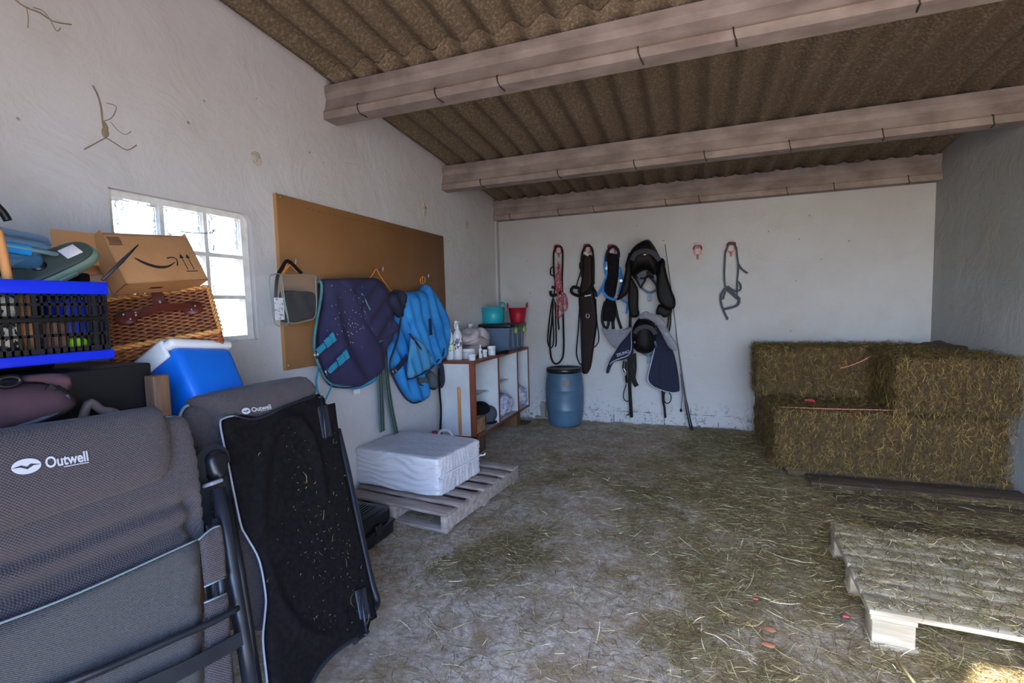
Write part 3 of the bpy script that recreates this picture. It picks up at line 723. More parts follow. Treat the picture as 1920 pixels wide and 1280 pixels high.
for i in range(7):
    q = Vector((.26+random.uniform(-.02, .02), yd[0]+.07+i*.02, .525)); m_.tube(spline([q, q+Vector((.02, .05, .02)), q+Vector((.0, .1, -.005))], 3), .005, 6)
tag(m_.build('tangled_cord', mat('red_cord', 'b32a22', rough=.8)), 'tangle of bright red cord on the middle cabinet shelf', 'cord')
tag(MB().tube(spline([(.30, yd[0]+.06, .49), (.31, yd[0]+.07, .4), (.3, yd[0]+.06, .28), (.3, yd[0]+.05, .2)], 5), [.03, .035, .03, .022, .018]+[.02]*11, 8).build('black_boot', M_blackf), 'black riding boot hanging in the middle bay of the cabinet', 'boot')
M_flower = mat('patterned_bag', 'b9b4bd', '6c7ca4', rough=.7, scale=30, bump=.5, bscale=60, lo=.5, hi=.6)
tag(MB().blob((.26, yd[0]+.30, .29), (.12, .135, .115), 14, 2.6, .035, 12, 6).build('pillow_bag', M_flower, weld=.0005), 'bundled pale patterned bag bulging in the middle cabinet bay', 'bag')
tag(MB().blob((.26, yd[1]+.20, .30), (.13, .14, .12), 14, 2.6, .035, 12, 8).build('pillow_bag', M_flower, weld=.0005), 'bundled pale patterned bag bulging in the far cabinet bay', 'bag')
P = Vector((.27, yd[1]+.06, .514)); o = thing('spray_can', 'narrow dark spray can on the far cabinet shelf', 'can', P)
MB().lathe([(.022, 0), (.022, .15), (.012, .16), (.012, .185), (.0001, .186)], P, 16).build('can_body', M_lab1, o)
P = at(848, 812, 1, 3.55); P = Vector((.18, 3.52, 0)); o = thing('jerrycan', 'white plastic jug with red cap between the white bale and the cabinet', 'jug', P)
m_ = MB().box((.05, 3.46, 0), (.27, 3.60, .22), bev=.03, seg=3); m_.tube(spline([(.12, 3.53, .21), (.14, 3.53, .26), (.22, 3.53, .265), (.26, 3.53, .21)], 4), .012, 8); m_.build('jug_body', M_whitep, o)
MB().lathe([(.024, .215), (.024, .255), (.0001, .257)], (.085, 3.53, 0), 16).build('red_cap', M_redm, o)
# loose plaster sliver at the back wall
tag(MB().box((.485, YB-.04, .0), (.545, YB-.005, .19), bev=.004).box((.42, YB-.05, 0), (.62, YB-.01, .03), bev=.004).build('wood_offcut', mat('offcut', '7e7468', '938a80', rough=.9, scale=9)), 'small upright wooden offcut against the back wall beside the blue drum', 'offcut')

# ------------------------------------------------------------------ blue drum
P = Vector((.815, 5.04, 0)); dr = thing('plastic_drum', 'blue grey plastic drum with black lid at the foot of the back wall', 'drum', P)
M_drum = mat('drum_plastic', '3c566a', '46627a', rough=.42, scale=3, bump=.1, bscale=60)
H = .60
prof = [(.150, 0), (.165, .012), (.180, .06), (.197, .18), (.199, .185), (.197, .19), (.204, .30), (.2045, .31), (.204, .32), (.203, .385), (.2055, .39), (.203, .395), (.194, .50), (.180, .545), (.172, .56), (.172, .575)]
MB().lathe(prof, P, 40).build('drum_body', M_drum, dr)
MB().lathe([(.178, .565), (.190, .568), (.192, .60), (.186, .612), (.175, .612), (.170, .602), (.0001, .600)], P, 40).build('lid', M_blackp, dr)
M4 = Matrix.Translation(P+Vector((.065, -.187, .475))) @ Matrix.Rotation(.33, 4, 'Z') @ Matrix.Rotation(-.12, 4, 'X')
MB().box((-.04, -.004, -.035), (.03, .006, .035), M4, bev=.003).build('label_patch', mat('brown_paper', '6a6560', '7a746c', rough=.8, scale=9), dr)

# ------------------------------------------------------------------ red bridle racks on the back wall
def rack(px, py, label):
    c = at(px, py, 1, YB-.02); o = thing('bridle_rack', label, 'hook', c)
    m_ = MB(); r = .040
    prof = [(r*.62, 0), (r, 0), (r, .014), (r*.62, .014)]
    n = 24; v = []; f = []
    for k in range(n):
        a = 2*PI*k/n
        ri = .024/max(abs(math.cos(a)), abs(math.sin(a))*.82)
        for rr, yy in ((ri, 0), (r, 0), (r, .014), (ri, .014)): v.append((c.x+rr*math.cos(a), c.y+.018-yy, c.z+rr*math.sin(a)))
    for k in range(n):
        j = (k+1) % n
        for q in range(4): f.append((k*4+q, j*4+q, j*4+(q+1) % 4, k*4+(q+1) % 4))
    m_.add(v, f, False)
    for a in (PI/4, 3*PI/4): m_.blob((c.x+.047*math.cos(a), c.y+.01, c.z+.044*math.sin(a)), (.010, .008, .010), 3, 2)
    m_.box((c.x-.009, c.y+.002, c.z-.078), (c.x+.009, c.y+.018, c.z-.035), bev=.004)
    m_.tube(spline([(c.x-.038, c.y+.005, c.z+.02), (c.x-.03, c.y-.05, c.z+.045), (c.x, c.y-.06, c.z+.05), (c.x+.03, c.y-.05, c.z+.045), (c.x+.038, c.y+.005, c.z+.02)], 4), .006, 6)
    m_.build('ring_plate', M_redm, o)
    MB().lathe([(.005, 0), (.005, .003), (.001, .004)], (0, 0, 0), 10, Matrix.Translation(c+Vector((0, 0, -.066))) @ Matrix.Rotation(PI/2, 4, 'X')).build('screw', M_steel, o)
    return c
rack(1047, 469, 'red metal bridle rack holding the bridle with red rope, leftmost of the five')
rack(1102, 468, 'red metal bridle rack holding the brown leather girths, second from the left')
rack(1147, 469, 'red metal bridle rack holding the blue halter beside the upper saddle')
rack(1308, 471, 'empty red metal bridle rack between the saddles and the single halter')
rack(1371, 465, 'red metal bridle rack holding the thin black halter, rightmost of the five')

def strap_b(m_, pts, off, wd, th=.004): m_.strap(spline(pb(pts, off), 4), wd, th, NB)
def cord_b(m_, pts, off, r): m_.tube(spline(pb(pts, off), 4), r, 6)
# bridle 1 with red rope
o = thing('bridle', 'black leather bridle and reins hung over the leftmost red rack', 'bridle', at(1047, 690, 1, YB-.05))
m_ = MB()
strap_b(m_, [(1039, 520), (1038, 490), (1039, 470), (1047, 460), (1054, 468), (1055, 490), (1054, 520), (1055, 560), (1056, 600), (1057, 650), (1054, 672), (1043, 682), (1034, 672), (1031, 640), (1035, 600), (1037, 560)], .065, .02)
strap_b(m_, [(1036, 500), (1032, 505), (1033, 515), (1040, 520), (1040, 545), (1034, 570), (1029, 610), (1027, 640), (1033, 652), (1038, 640), (1037, 600), (1036, 570)], .05, .014)
strap_b(m_, [(1041, 560), (1042, 600), (1043, 640), (1041, 650)], .05, .016); strap_b(m_, [(1046, 560), (1046, 590), (1048, 618)], .05, .018)
strap_b(m_, [(1032, 545), (1034, 553), (1044, 552), (1052, 545)], .08, .035); strap_b(m_, [(1034, 538), (1045, 541), (1054, 550)], .07, .03)
m_.each('leather_straps', M_black, o)
m_ = MB(); cord_b(m_, [(1041, 560), (1043, 567), (1048, 571), (1052, 565)], .09, .006); cord_b(m_, [(1046, 481), (1048, 488), (1047, 492)], .07, .006); m_.each('steel_bit', M_steel, o)
o = thing('lead_rope', 'red and white speckled rope coiled on the leftmost red rack', 'rope', at(1050, 595, 1, YB-.08))
M_rope, n_, b_ = newmat('red_rope'); n_.link(n_.ramp(n_.noise(n_.coord(), 120, 2), [(.55, '8c1a2c'), (.6, 'c9a0a4')]), b_.inputs['Base Color']); b_.inputs['Roughness'].default_value = .9
m_ = MB(); cord_b(m_, [(1047, 490), (1046, 510), (1042, 520), (1044, 545), (1050, 560), (1058, 550), (1063, 565), (1062, 580), (1054, 583), (1048, 570), (1046, 560), (1044, 590), (1050, 594), (1055, 585), (1055, 560), (1052, 530), (1048, 495)], .08, .009)
cord_b(m_, [(1050, 495), (1048, 520), (1046, 545), (1050, 565), (1060, 570), (1060, 555), (1052, 548)], .095, .009)
cord_b(m_, [(1044, 500), (1050, 515), (1043, 530), (1051, 540), (1045, 548)], .1, .009); m_.build('coiled_rope', M_rope, o)
# bundle 2
o = thing('girth_bundle', 'bundle of brown leather girth and martingale on the second red rack', 'tack', at(1102, 700, 1, YB-.05))
m_ = MB()
sheet(m_, pb([(1094, 480), (1102, 478), (1111, 482), (1112, 520), (1116, 560), (1120, 600), (1114, 650), (1106, 695), (1092, 695), (1092, 650), (1089, 600), (1086, 556), (1092, 520)], .03), NB, th=.03, puff=.02, rad=.02, step=.015); m_.build('girth', M_brown, o)
m_ = MB()
strap_b(m_, [(1091, 520), (1090, 490), (1093, 470), (1101, 460), (1110, 466), (1113, 490), (1113, 530)], .08, .022)
strap_b(m_, [(1092, 488), (1087, 495), (1089, 506), (1094, 508)], .07, .014); strap_b(m_, [(1090, 505), (1084, 525), (1079, 542)], .07, .012)
strap_b(m_, [(1092, 560), (1091, 620), (1093, 680)], .09, .03); strap_b(m_, [(1117, 560), (1119, 600), (1123, 630), (1120, 645), (1108, 655)], .04, .012)
strap_b(m_, [(1088, 560), (1084, 620), (1081, 660), (1086, 680), (1092, 683)], .04, .014)
m_.each('strap', M_black, o)
m_ = MB(); cord_b(m_, [(1114, 528), (1104, 545), (1088, 554), (1076, 551), (1071, 545), (1075, 538), (1085, 540), (1086, 549)], .11, .016); cord_b(m_, [(1112, 538), (1117, 548), (1118, 556)], .1, .012); m_.each('noseband', M_black, o)
m_ = MB(); P = at(1102, 592, 1, YB-.10)
m_.tube([P+Vector((.018*math.cos(t), 0, .022*math.sin(t))) for t in np.linspace(0, 2*PI, 12, False)], .004, 6, closed=True)
m_.strap(pb([(1096, 474), (1104, 478)], .1), .03, .004, NB); m_.strap(pb([(1096, 555), (1108, 553)], .1), .012, .004, NB)
for q in ((1096, 697), (1101, 697), (1104, 694)): P = at(*q, 1, YB-.06); m_.tube([P+Vector((.012*math.cos(t), 0, .014*math.sin(t))) for t in np.linspace(0, 2*PI, 8, False)], .0028, 5, closed=True)
m_.each('buckle', M_steel, o)
# bundle 3: blue halter plus black boots
o = thing('halter', 'blue webbing halter hung over the third red rack', 'halter', at(1147, 560, 1, YB-.05))
M_bweb = mat('blue_webbing', '0d5fa8', '1770b8', rough=.7, scale=30)
m_ = MB()
strap_b(m_, [(1138, 520), (1134, 500), (1137, 475), (1150, 461), (1158, 466), (1160, 480), (1158, 505), (1165, 530), (1160, 550)], .05, .024)
strap_b(m_, [(1137, 520), (1132, 535), (1122, 550), (1118, 556)], .06, .03)
strap_b(m_, [(1130, 545), (1138, 556), (1150, 561), (1160, 560)], .12, .026); strap_b(m_, [(1158, 552), (1168, 563), (1177, 568)], .06, .022); strap_b(m_, [(1177, 566), (1176, 578), (1174, 588)], .06, .02)
strap_b(m_, [(1162, 500), (1168, 530), (1160, 548)], .05, .02)
m_.each('webbing', M_bweb, o)
m_ = MB(); strap_b(m_, [(1137, 500), (1138, 505)], .065, .028, .006); strap_b(m_, [(1163, 524), (1166, 528)], .065, .026, .006); m_.each('buckle', M_steel, o)
o = thing('padded_girth', 'black padded ribbed girth hanging in front of the blue halter', 'girth', at(1145, 610, 1, YB-.08))
rib = lambda p: .006*math.sin(p.z*150)
m_ = MB(); sheet(m_, pb([(1140, 478), (1150, 476), (1160, 480), (1160, 510), (1156, 540), (1152, 556), (1142, 558), (1134, 548), (1135, 530), (1140, 515)], .05), NB, th=.03, puff=.03, rad=.02, step=.012, fold=rib)
sheet(m_, pb([(1137, 560), (1154, 562), (1153, 600), (1142, 601), (1132, 598)], .04), NB, th=.03, puff=.025, rad=.02, step=.012, fold=rib); m_.build('padding', M_blackf, o)
m_ = MB(); strap_b(m_, [(1135, 565), (1130, 585), (1130, 605), (1137, 616), (1141, 605), (1140, 598)], .05, .03); strap_b(m_, [(1149, 598), (1150, 617)], .05, .035); strap_b(m_, [(1153, 570), (1158, 595), (1165, 616)], .045, .03)
strap_b(m_, [(1137, 490), (1140, 470), (1150, 462), (1159, 470), (1160, 482)], .075, .03)
m_.each('strap', M_black, o)
# halter 5
o = thing('halter', 'thin black halter hanging alone over the rightmost red rack', 'halter', at(1370, 590, 1, YB-.03))
m_ = MB()
strap_b(m_, [(1360, 538), (1358, 520), (1359, 490), (1361, 470), (1370, 456), (1380, 463), (1382, 480), (1384, 493), (1384, 510), (1382, 528), (1382, 555)], .05, .016)
strap_b(m_, [(1385, 495), (1391, 504), (1402, 512)], .05, .016); strap_b(m_, [(1382, 527), (1388, 533), (1388, 543), (1378, 545), (1370, 541), (1364, 536)], .05, .018)
strap_b(m_, [(1361, 538), (1372, 548), (1385, 560)], .06, .034); strap_b(m_, [(1359, 540), (1352, 552), (1352, 568), (1356, 580), (1361, 592), (1364, 596), (1362, 599)], .05, .02)
strap_b(m_, [(1360, 545), (1355, 562)], .055, .018); strap_b(m_, [(1386, 558), (1384, 570), (1372, 576), (1358, 579)], .06, .024); m_.each('straps', mat('blue_black_web', '1b2634', '26323f', rough=.7, scale=30), o)
m_ = MB(); P = at(1356, 564, 1, YB-.06); m_.tube([P+Vector((.012*math.cos(t), 0, .012*math.sin(t))) for t in np.linspace(0, 2*PI, 8, False)], .003, 5, closed=True); m_.build('ring', M_steel, o)
# lunge whip
o = thing('whip', 'long black lunge whip leaning against the back wall right of the saddles', 'whip', Vector((2.085, 5.1, 0)))
m_ = MB(); q = [at(1297, 806, 1, 5.13), at(1287, 760, 1, 5.15), at(1279, 705, 1, 5.17), at(1270, 640, 1, 5.19), at(1262, 570, 1, 5.21), at(1255, 515, 1, 5.22), at(1247, 458, 1, 5.235)]
sp = spline(q, 4); m_.tube(sp, [max(.003, .013-.0007*i) if i > 4 else .016 for i in range(len(sp))], 8); m_.build('whip_shaft', M_blackp, o)
m_ = MB(); m_.tube(spline([at(1276, 700, 1, 5.15), at(1279, 735, 1, 5.15), at(1277, 765, 1, 5.16)], 4), .003, 5); m_.blob(at(1277, 769, 1, 5.16), (.012, .012, .02), 4, 2); m_.build('lash', M_black, o)

# ------------------------------------------------------------------ upper saddle
def saddle_rack(label, pts_arc, stem, off, z):
    c = at(*stem, 1, YB-.03); o = thing('saddle_rack', label, 'saddle rack', c)
    m_ = MB(); cord_b(m_, pts_arc[0], .05, .011); cord_b(m_, pts_arc[1], .05, .011); strap_b(m_, pts_arc[2], .04, .035, .02)
    for px, py in (pts_arc[0][0], pts_arc[1][0]):
        a = at(px, py, 1, YB-.05); m_.tube([a, a+Vector((0, -off, z))], .011, 8)
    m_.build('rack_frame', mat('grey_blue_paint', '3a5570', '486684', rough=.45, scale=9), o)
    MB().lathe([(.007, 0), (.007, .004), (.001, .005)], (0, 0, 0), 10, Matrix.Translation(at(*pts_arc[2][-1], 1, YB-.062)) @ Matrix.Rotation(PI/2, 4, 'X')).build('screw', M_steel, o)
saddle_rack('blue grey wall rack carrying the upper black saddle', ([(1203, 540), (1212, 546), (1218, 549)], [(1232, 541), (1226, 546), (1219, 549)], [(1218.5, 546), (1218.5, 564)]), (1218, 560), .3, .12)
sd1 = thing('saddle', 'black leather saddle with gold badge, the upper of the two', 'saddle', at(1215, 590, 1, YB-.2))
m_ = MB(); sheet(m_, pb([(1183, 500), (1184, 478), (1195, 463), (1213, 453), (1223, 456), (1234, 474), (1240, 490), (1238, 512), (1232, 520), (1214, 506), (1196, 514), (1188, 518)], .10), NB, th=.16, puff=.14, rad=.10, step=.02, per=3); m_.build('seat', M_black, sd1)
m_ = MB(); strap_b(m_, [(1185, 488), (1192, 476), (1208, 471), (1224, 474), (1237, 488)], .405, .045, .03); cantle_ = m_.build('cantle', mat('navy_leather', '0c1018', '131926', spec=.2, rough=.5, scale=12), sd1)
M5 = Matrix.Translation(at(1208, 477, 1, YB-.425)) @ Matrix.Rotation(PI/2, 4, 'X')
MB().lathe([(.026, 0), (.024, .004), (.0001, .006)], (0, 0, 0), 20, M5, sx=1, sy=.45).build('gold_badge', mat('brass', 'c9a84c', rough=.25, metal=.9), cantle_, 'oval gold badge')
# panels and flaps
m_ = MB(); sheet(m_, pb([(1182, 475), (1185, 505), (1182, 530), (1178, 548), (1168, 558), (1157, 562), (1164, 545), (1172, 515), (1176, 490)], .28), NB, th=.03, puff=.02, rad=.03, step=.018, per=3); m_.build('saddle_flap', M_black, sd1)
m_ = MB(); sheet(m_, pb([(1239, 488), (1246, 495), (1252, 520), (1260, 545), (1266, 560), (1266, 575), (1258, 580), (1245, 576), (1234, 562), (1231, 540), (1234, 510)], .28), NB, th=.03, puff=.025, rad=.03, step=.018, per=3); m_.build('saddle_flap', M_black, sd1)
m_ = MB(); sheet(m_, pb([(1181, 520), (1190, 530), (1197, 545), (1197, 575), (1199, 590), (1190, 595), (1182, 590), (1178, 560)], .16), NB, th=.03, puff=.02, rad=.02, step=.015, per=3)
sheet(m_, pb([(1236, 570), (1250, 578), (1260, 580), (1257, 590), (1246, 595), (1239, 590), (1230, 588)], .18), NB, th=.03, puff=.02, rad=.02, step=.015, per=3); m_.each('underflap', M_black, sd1)
m_ = MB()
for q in ([(1189, 515), (1200, 520), (1212, 522), (1206, 535), (1202, 541), (1196, 532)], [(1219, 520), (1234, 520), (1234, 540), (1226, 530)]): sheet(m_, pb(q, .20), NB, th=.04, puff=.03, rad=.02, step=.012, per=3)
sheet(m_, pb([(1184, 490), (1238, 488), (1236, 515), (1228, 526), (1216, 520), (1202, 528), (1188, 520)], .10), NB, th=.03, puff=.02, rad=.03, step=.015, per=3)  # added dark sheet stands for the shade in the hollow under the seat
m_.each('panel', mat('saddle_panel_and_shade', '12151c', '1a1e28', rough=.5, scale=9), sd1)
m_ = MB(); sheet(m_, pb([(1240, 486), (1247, 490), (1246, 510), (1240, 520)], .20), NB, th=.05, puff=.02, rad=.02, step=.012, per=3)
m_.box((at(1218, 512, 1, YB-.2).x-.02, YB-.34, at(1218, 512, 1, YB-.2).z-.03), (at(1218, 512, 1, YB-.2).x+.02, YB-.30, at(1218, 512, 1, YB-.2).z+.01), bev=.008); m_.build('pommel', M_black, sd1)
m_ = MB(); strap_b(m_, [(1184, 560), (1182, 590), (1181, 625)], .12, .03); strap_b(m_, [(1254, 575), (1253, 600), (1251, 618)], .15, .018); strap_b(m_, [(1257, 575), (1257, 605), (1254, 622)], .15, .018); strap_b(m_, [(1180, 474), (1176, 488), (1173, 500), (1176, 505)], .25, .012)
m_.each('girth_strap', M_black, sd1)
# ------------------------------------------------------------------ lower saddle and pad
saddle_rack('dark blue wall rack carrying the lower black saddle', ([(1196, 655), (1206, 663), (1214, 666)], [(1232, 655), (1225, 662), (1217, 667)], [(1216, 662), (1217, 681)]), (1217, 675), .28, .10)
M_pad = mat('navy_quilt', '0d1229', '121833', rough=.9, scale=20, bump=.6, bscale=70, bdist=.004)
M_pipe = mat('grey_piping', '9aa0b4', rough=.6)
pd = thing('saddle_pad', 'navy quilted saddle pad with pale piping under the lower saddle', 'saddle pad', at(1240, 735, 1, YB-.1))
m_ = MB(); rp = [(1228, 612), (1240, 614), (1252, 640), (1263, 660), (1270, 690), (1274, 722), (1273, 733), (1262, 735), (1240, 730), (1222, 722), (1215, 712), (1216, 700), (1221, 680), (1226, 655)]
sheet(m_, pb(rp, .12), NB, th=.02, puff=.012, rad=.03, step=.018, per=3, fold=lambda p: .004*math.sin(p.x*120)); m_.build('right_half', M_pad, pd)
m_ = MB(); lp = [(1189, 615), (1192, 635), (1188, 655), (1184, 668), (1168, 674), (1152, 678), (1145, 690), (1141, 699), (1137, 696), (1142, 680), (1152, 662), (1165, 642), (1178, 625)]
sheet(m_, pb(lp, .12), NB, th=.02, puff=.012, rad=.03, step=.018, per=3); m_.build('left_half', M_pad, pd)
m_ = MB(); cord_b(m_, [(1230, 614), (1230, 640), (1226, 660), (1221, 680), (1216, 700), (1215, 712), (1222, 722), (1240, 731), (1262, 736), (1272, 734)], .145, .005)
cord_b(m_, [(1202, 594), (1190, 604), (1184, 620), (1184, 648), (1182, 660), (1176, 667), (1165, 671), (1150, 677), (1143, 683)], .15, .005); m_.each('piping', M_pipe, pd)
a = at(1156.5, 668.5, 1, YB-.155); b = at(1179, 661, 1, YB-.155)
text('pad_lettering', 'ZELINO', a, b-a, Vector((-(b-a).z, 0, (b-a).x)), .028, M_pipe, pd, bold=.02)
sd2 = thing('saddle', 'black saddle on the navy pad, the lower of the two', 'saddle', at(1210, 660, 1, YB-.2))
m_ = MB(); sheet(m_, pb([(1188, 640), (1189, 615), (1196, 601), (1206, 594), (1222, 600), (1230, 612), (1231, 640), (1226, 655), (1212, 660), (1196, 656)], .08), NB, th=.14, puff=.13, rad=.10, step=.02, per=3); m_.build('seat', M_black, sd2)
m_ = MB(); strap_b(m_, [(1190, 625), (1197, 616), (1210, 612), (1222, 616), (1230, 626)], .36, .04, .03); m_.build('cantle', MATS['navy_leather'], sd2)
m_ = MB()
strap_b(m_, [(1179, 668), (1180, 700), (1181, 735), (1184, 782)], .12, .035); strap_b(m_, [(1170, 676), (1168, 690), (1173, 700), (1176, 715)], .12, .014); strap_b(m_, [(1174, 678), (1173, 700), (1175, 718)], .12, .02)
strap_b(m_, [(1184, 664), (1183, 690), (1188, 712), (1194, 724)], .14, .05); strap_b(m_, [(1190, 662), (1191, 690), (1188, 712)], .13, .03)
strap_b(m_, [(1174, 720), (1169, 738), (1170, 748), (1177, 752), (1183, 743), (1183, 730)], .10, .010); strap_b(m_, [(1184, 765), (1180, 775), (1174, 779)], .1, .01)
strap_b(m_, [(1242, 731), (1243, 750), (1246, 765), (1247, 783)], .12, .022); strap_b(m_, [(1247, 732), (1245, 748), (1250, 756), (1257, 752), (1258, 742), (1254, 735)], .11, .010); strap_b(m_, [(1245, 735), (1246, 760), (1249, 782)], .13, .010)
m_.each('stirrup_leather', M_black, sd2)
m_ = MB(); cord_b(m_, [(1169, 690), (1173, 697), (1172, 704)], .14, .006); m_.build('buckle', M_steel, sd2)
pc = thing('plastic_cover', 'crumpled clear plastic cover draped over the lower saddle', 'plastic sheet', at(1215, 600, 1, YB-.2))
M_film, n_, b_ = newmat('cloudy_film'); b_.inputs['Base Color'].default_value = srgb('8f909a'); b_.inputs['Roughness'].default_value = .25; b_.inputs['Alpha'].default_value = .62
n_.link(n_.bump(n_.noise(n_.coord(), 26, 5, .6, 1.2), 1, .03), b_.inputs['Normal'])
m_ = MB(); cr = lambda p: .02*noise.noise(p*16)
sheet(m_, pb([(1198, 597), (1202, 588), (1212, 583), (1221, 588), (1236, 593), (1246, 603), (1256, 625), (1266, 640), (1270, 655), (1262, 657), (1252, 648), (1240, 625), (1228, 606), (1214, 598)], .36), NB, th=.008, puff=.02, rad=.04, step=.014, per=3, fold=cr); m_.build('right_drape', M_film, pc)
m_ = MB(); sheet(m_, pb([(1128, 614), (1140, 617), (1165, 618), (1186, 612), (1180, 624), (1165, 642), (1155, 652), (1145, 646), (1134, 628)], .16), NB, th=.008, puff=.015, rad=.04, step=.014, per=3, fold=cr); m_.build('left_drape', M_film, pc)

# ------------------------------------------------------------------ hay bales
def bale(label, lo, hi, ns, twines=(), name='hay_bale', faces=('-y', '-x', '+z')):
    c = [(a+b)/2 for a, b in zip(lo, hi)]; h = [(b-a)/2 for a, b in zip(lo, hi)]
    o = thing(name, label, 'hay bale', (c[0], c[1], lo[2]), 'hay bales stacked in the back right corner')
    sd = int(lo[0]*100+lo[2]*77)
    rp = lambda P: .014*math.sin(P.x*62+3*noise.noise(P*4))*(abs(P.y) > h[1]*.8) + .02*noise.noise(P*14+Vector((sd, 0, 0))) + .012*noise.noise(P*40)
    MB().blob(c, h, 46, 11, 0, 1, sd, None, rp).build('pressed_hay', M_bale, o, weld=.0005)
    A = {'-y': h[0]*h[2], '-x': h[1]*h[2], '+x': h[1]*h[2], '+z': h[0]*h[1]*1.2}; tot = sum(A[f] for f in faces)
    Ps, Ds, Ns = [], [], []
    for f in faces:
        n = int(ns*A[f]/tot); ax = 'xyz'.index(f[1]); sg = -1 if f[0] == '-' else 1
        P = np.array(c) + rng.uniform(-1.02, 1.02, (n, 3))*np.array(h); P[:, ax] = c[ax] + sg*(h[ax]+rng.normal(.004, .010, n))
        D = rng.normal(0, 1, (n, 3)); D[:, ax] *= .35
        if f != '+z': D[:, 2] *= 2.3
        N = np.zeros((n, 3)); N[:, ax] = sg
        Ps.append(P); Ds.append(D); Ns.append(N + rng.normal(0, .5, (n, 3)))
    P = np.concatenate(Ps); D = np.concatenate(Ds); N = np.concatenate(Ns); N /= np.linalg.norm(N, axis=1, keepdims=True)
    L = rng.uniform(.015, .065, len(P)); L[rng.random(len(P)) > .985] *= 2.2
    stalks('loose_stalks', P, D, N, L, rng.uniform(.0009, .0024, len(P)), M_haybale, o, curl=.18, lift=.12)
    for tw in twines:
        MB().tube(spline(tw, 4), .003, 5).build('baler_twine', M_pink, o)
    return o
bale('hay bale lying under the others at the front, resting on the dark planks', (2.66, 3.87, .075), (3.96, 4.36, .495), 22000, [[(2.68, 3.93, .505), (3.0, 3.9, .512), (3.3, 3.94, .512), (3.6, 3.97, .51)]])
bale('dark hay bale on the floor behind the front bottom bale, mostly hidden', (2.62, 4.38, .075), (3.90, 4.88, .49), 2500, faces=('-x', '+z'))
bale('hay bale on top at the left, its face set back from the bale below', (2.60, 4.38, .50), (3.72, 4.86, .89), 16000, [[(3.30, 4.36, .80), (3.36, 4.35, .84), (3.45, 4.35, .86), (3.58, 4.37, .865)], [(3.16, 4.36, .74), (3.24, 4.35, .77), (3.33, 4.34, .82)]])
bale('hay bale on top at the right by the wall, flush with the bale below', (3.36, 3.86, .51), (4.01, 4.36, .87), 13000, faces=('-y', '-x', '+z'))
tag(MB().blob((3.82, 4.62, .87), (.20, .2, .04), 16, 2.4, .03, 14, 5).build('hay_tuft', M_bale, weld=.0005), 'low tuft of loose hay on the corner top behind the right bale', 'hay')
# dark planks under the bales
for i, (xa, xb, ya, yb, z, lb) in enumerate(((2.75, 4.02, 4.55, 4.75, .0, 'dark wooden plank at the very back under the hay bales'), (2.75, 4.02, 3.95, 4.15, .0, 'dark wooden plank under the middle of the front bottom hay bale'), (2.85, 4.02, 3.70, 3.90, .0, 'long dark wooden plank sticking out along the foot of the bales'), (2.95, 4.02, 3.42, 3.60, .0, 'second dark wooden plank on the floor in front of the bales'), (3.02, 4.02, 3.10, 3.27, .0, 'hay covered dark plank nearest the pale pallet by the right wall'))):
    tag(MB().box((xa, ya, z), (xb, yb, (.07, .07, .045, .03, .022)[i]), Matrix.Rotation(0, 4, 'Z'), bev=.006).build('plank', M_dkwood), lb, 'plank', 'dark planks below the hay bales')

# ------------------------------------------------------------------ pallets
def pallet_left():
    M = Matrix.Translation((.805, 2.37, 0)) @ Matrix.Rotation(math.radians(-6.5), 4, 'Z')
    o = thing('pallet', 'weathered wooden pallet under the white wrapped bale by the left wall', 'pallet', (.4, 2.8, 0))
    W_, L_ = .80, .92
    for i in range(7):
        y = i*(L_-.09)/6; j = random.uniform(-.008, .008)
        MB().box((-W_+j, y, .100), (0+j*.5, y+(.095 if i in (0, 6) else .075), .118), M, bev=.003).build('deck_board', M_wood, o)
    for x in (-W_+.0, -W_/2-.02, -.04):
        MB().box((x, .0, .018), (x+.04, L_, .100), M, bev=.003).build('stringer', M_wood, o)
    for y in (0, L_/2-.04, L_-.08):
        MB().box((-W_, y, .0), (0, y+.08, .018), M, bev=.003).build('bottom_board', M_wood, o)
pallet_left()
# white wrapped bale
MW = Matrix.Translation((.355, 2.83, .118)) @ Matrix.Rotation(math.radians(-7), 4, 'Z')
wb = thing('wrapped_bale', 'white plastic wrapped block bale standing on the left pallet', 'wrapped bale', (.355, 2.83, .118))
M_wrap = mat('white_film', 'cfcccf', 'bdb9bf', rough=.38, scale=2.5, bump=.5, bscale=24, bdist=.012, stretch=(.6, 1.5, 3))
rw = lambda P: (.0028*math.sin(P.z*150+9*noise.noise(P*5)) if abs(P.y) > .2 else 0) + (.0014*math.sin(P.y*170+14*noise.noise(P*5)) + .006*noise.noise(Vector((P.x*5, P.y*26, P.z*4))) if P.x > .28 else 0) + .008*noise.noise(P*6) - .015*(abs(P.x) > .3)*0
MB().blob((0, 0, .128), (.345, .25, .122), 60, 20, 0, 1, 3, MW, rw).build('film_wrap', M_wrap, wb, weld=.0005)
b0 = MB(); b0.tube([MW @ Vector(p) for p in spline([(.345, -.24, .13), (.352, -.1, .14), (.354, .1, .135), (.35, .24, .14)], 5)], .005, 6); b0.tube([MW @ Vector(p) for p in spline([(.35, .23, .14), (.37, .25, .14), (.372, .26, .15)], 3)], .005, 6); b0.tube([MW @ Vector(p) for p in spline([(.345, -.235, .13), (.36, -.25, .12), (.352, -.245, .11)], 3)], .005, 6); b0.build('film_seam', M_whitep, wb)
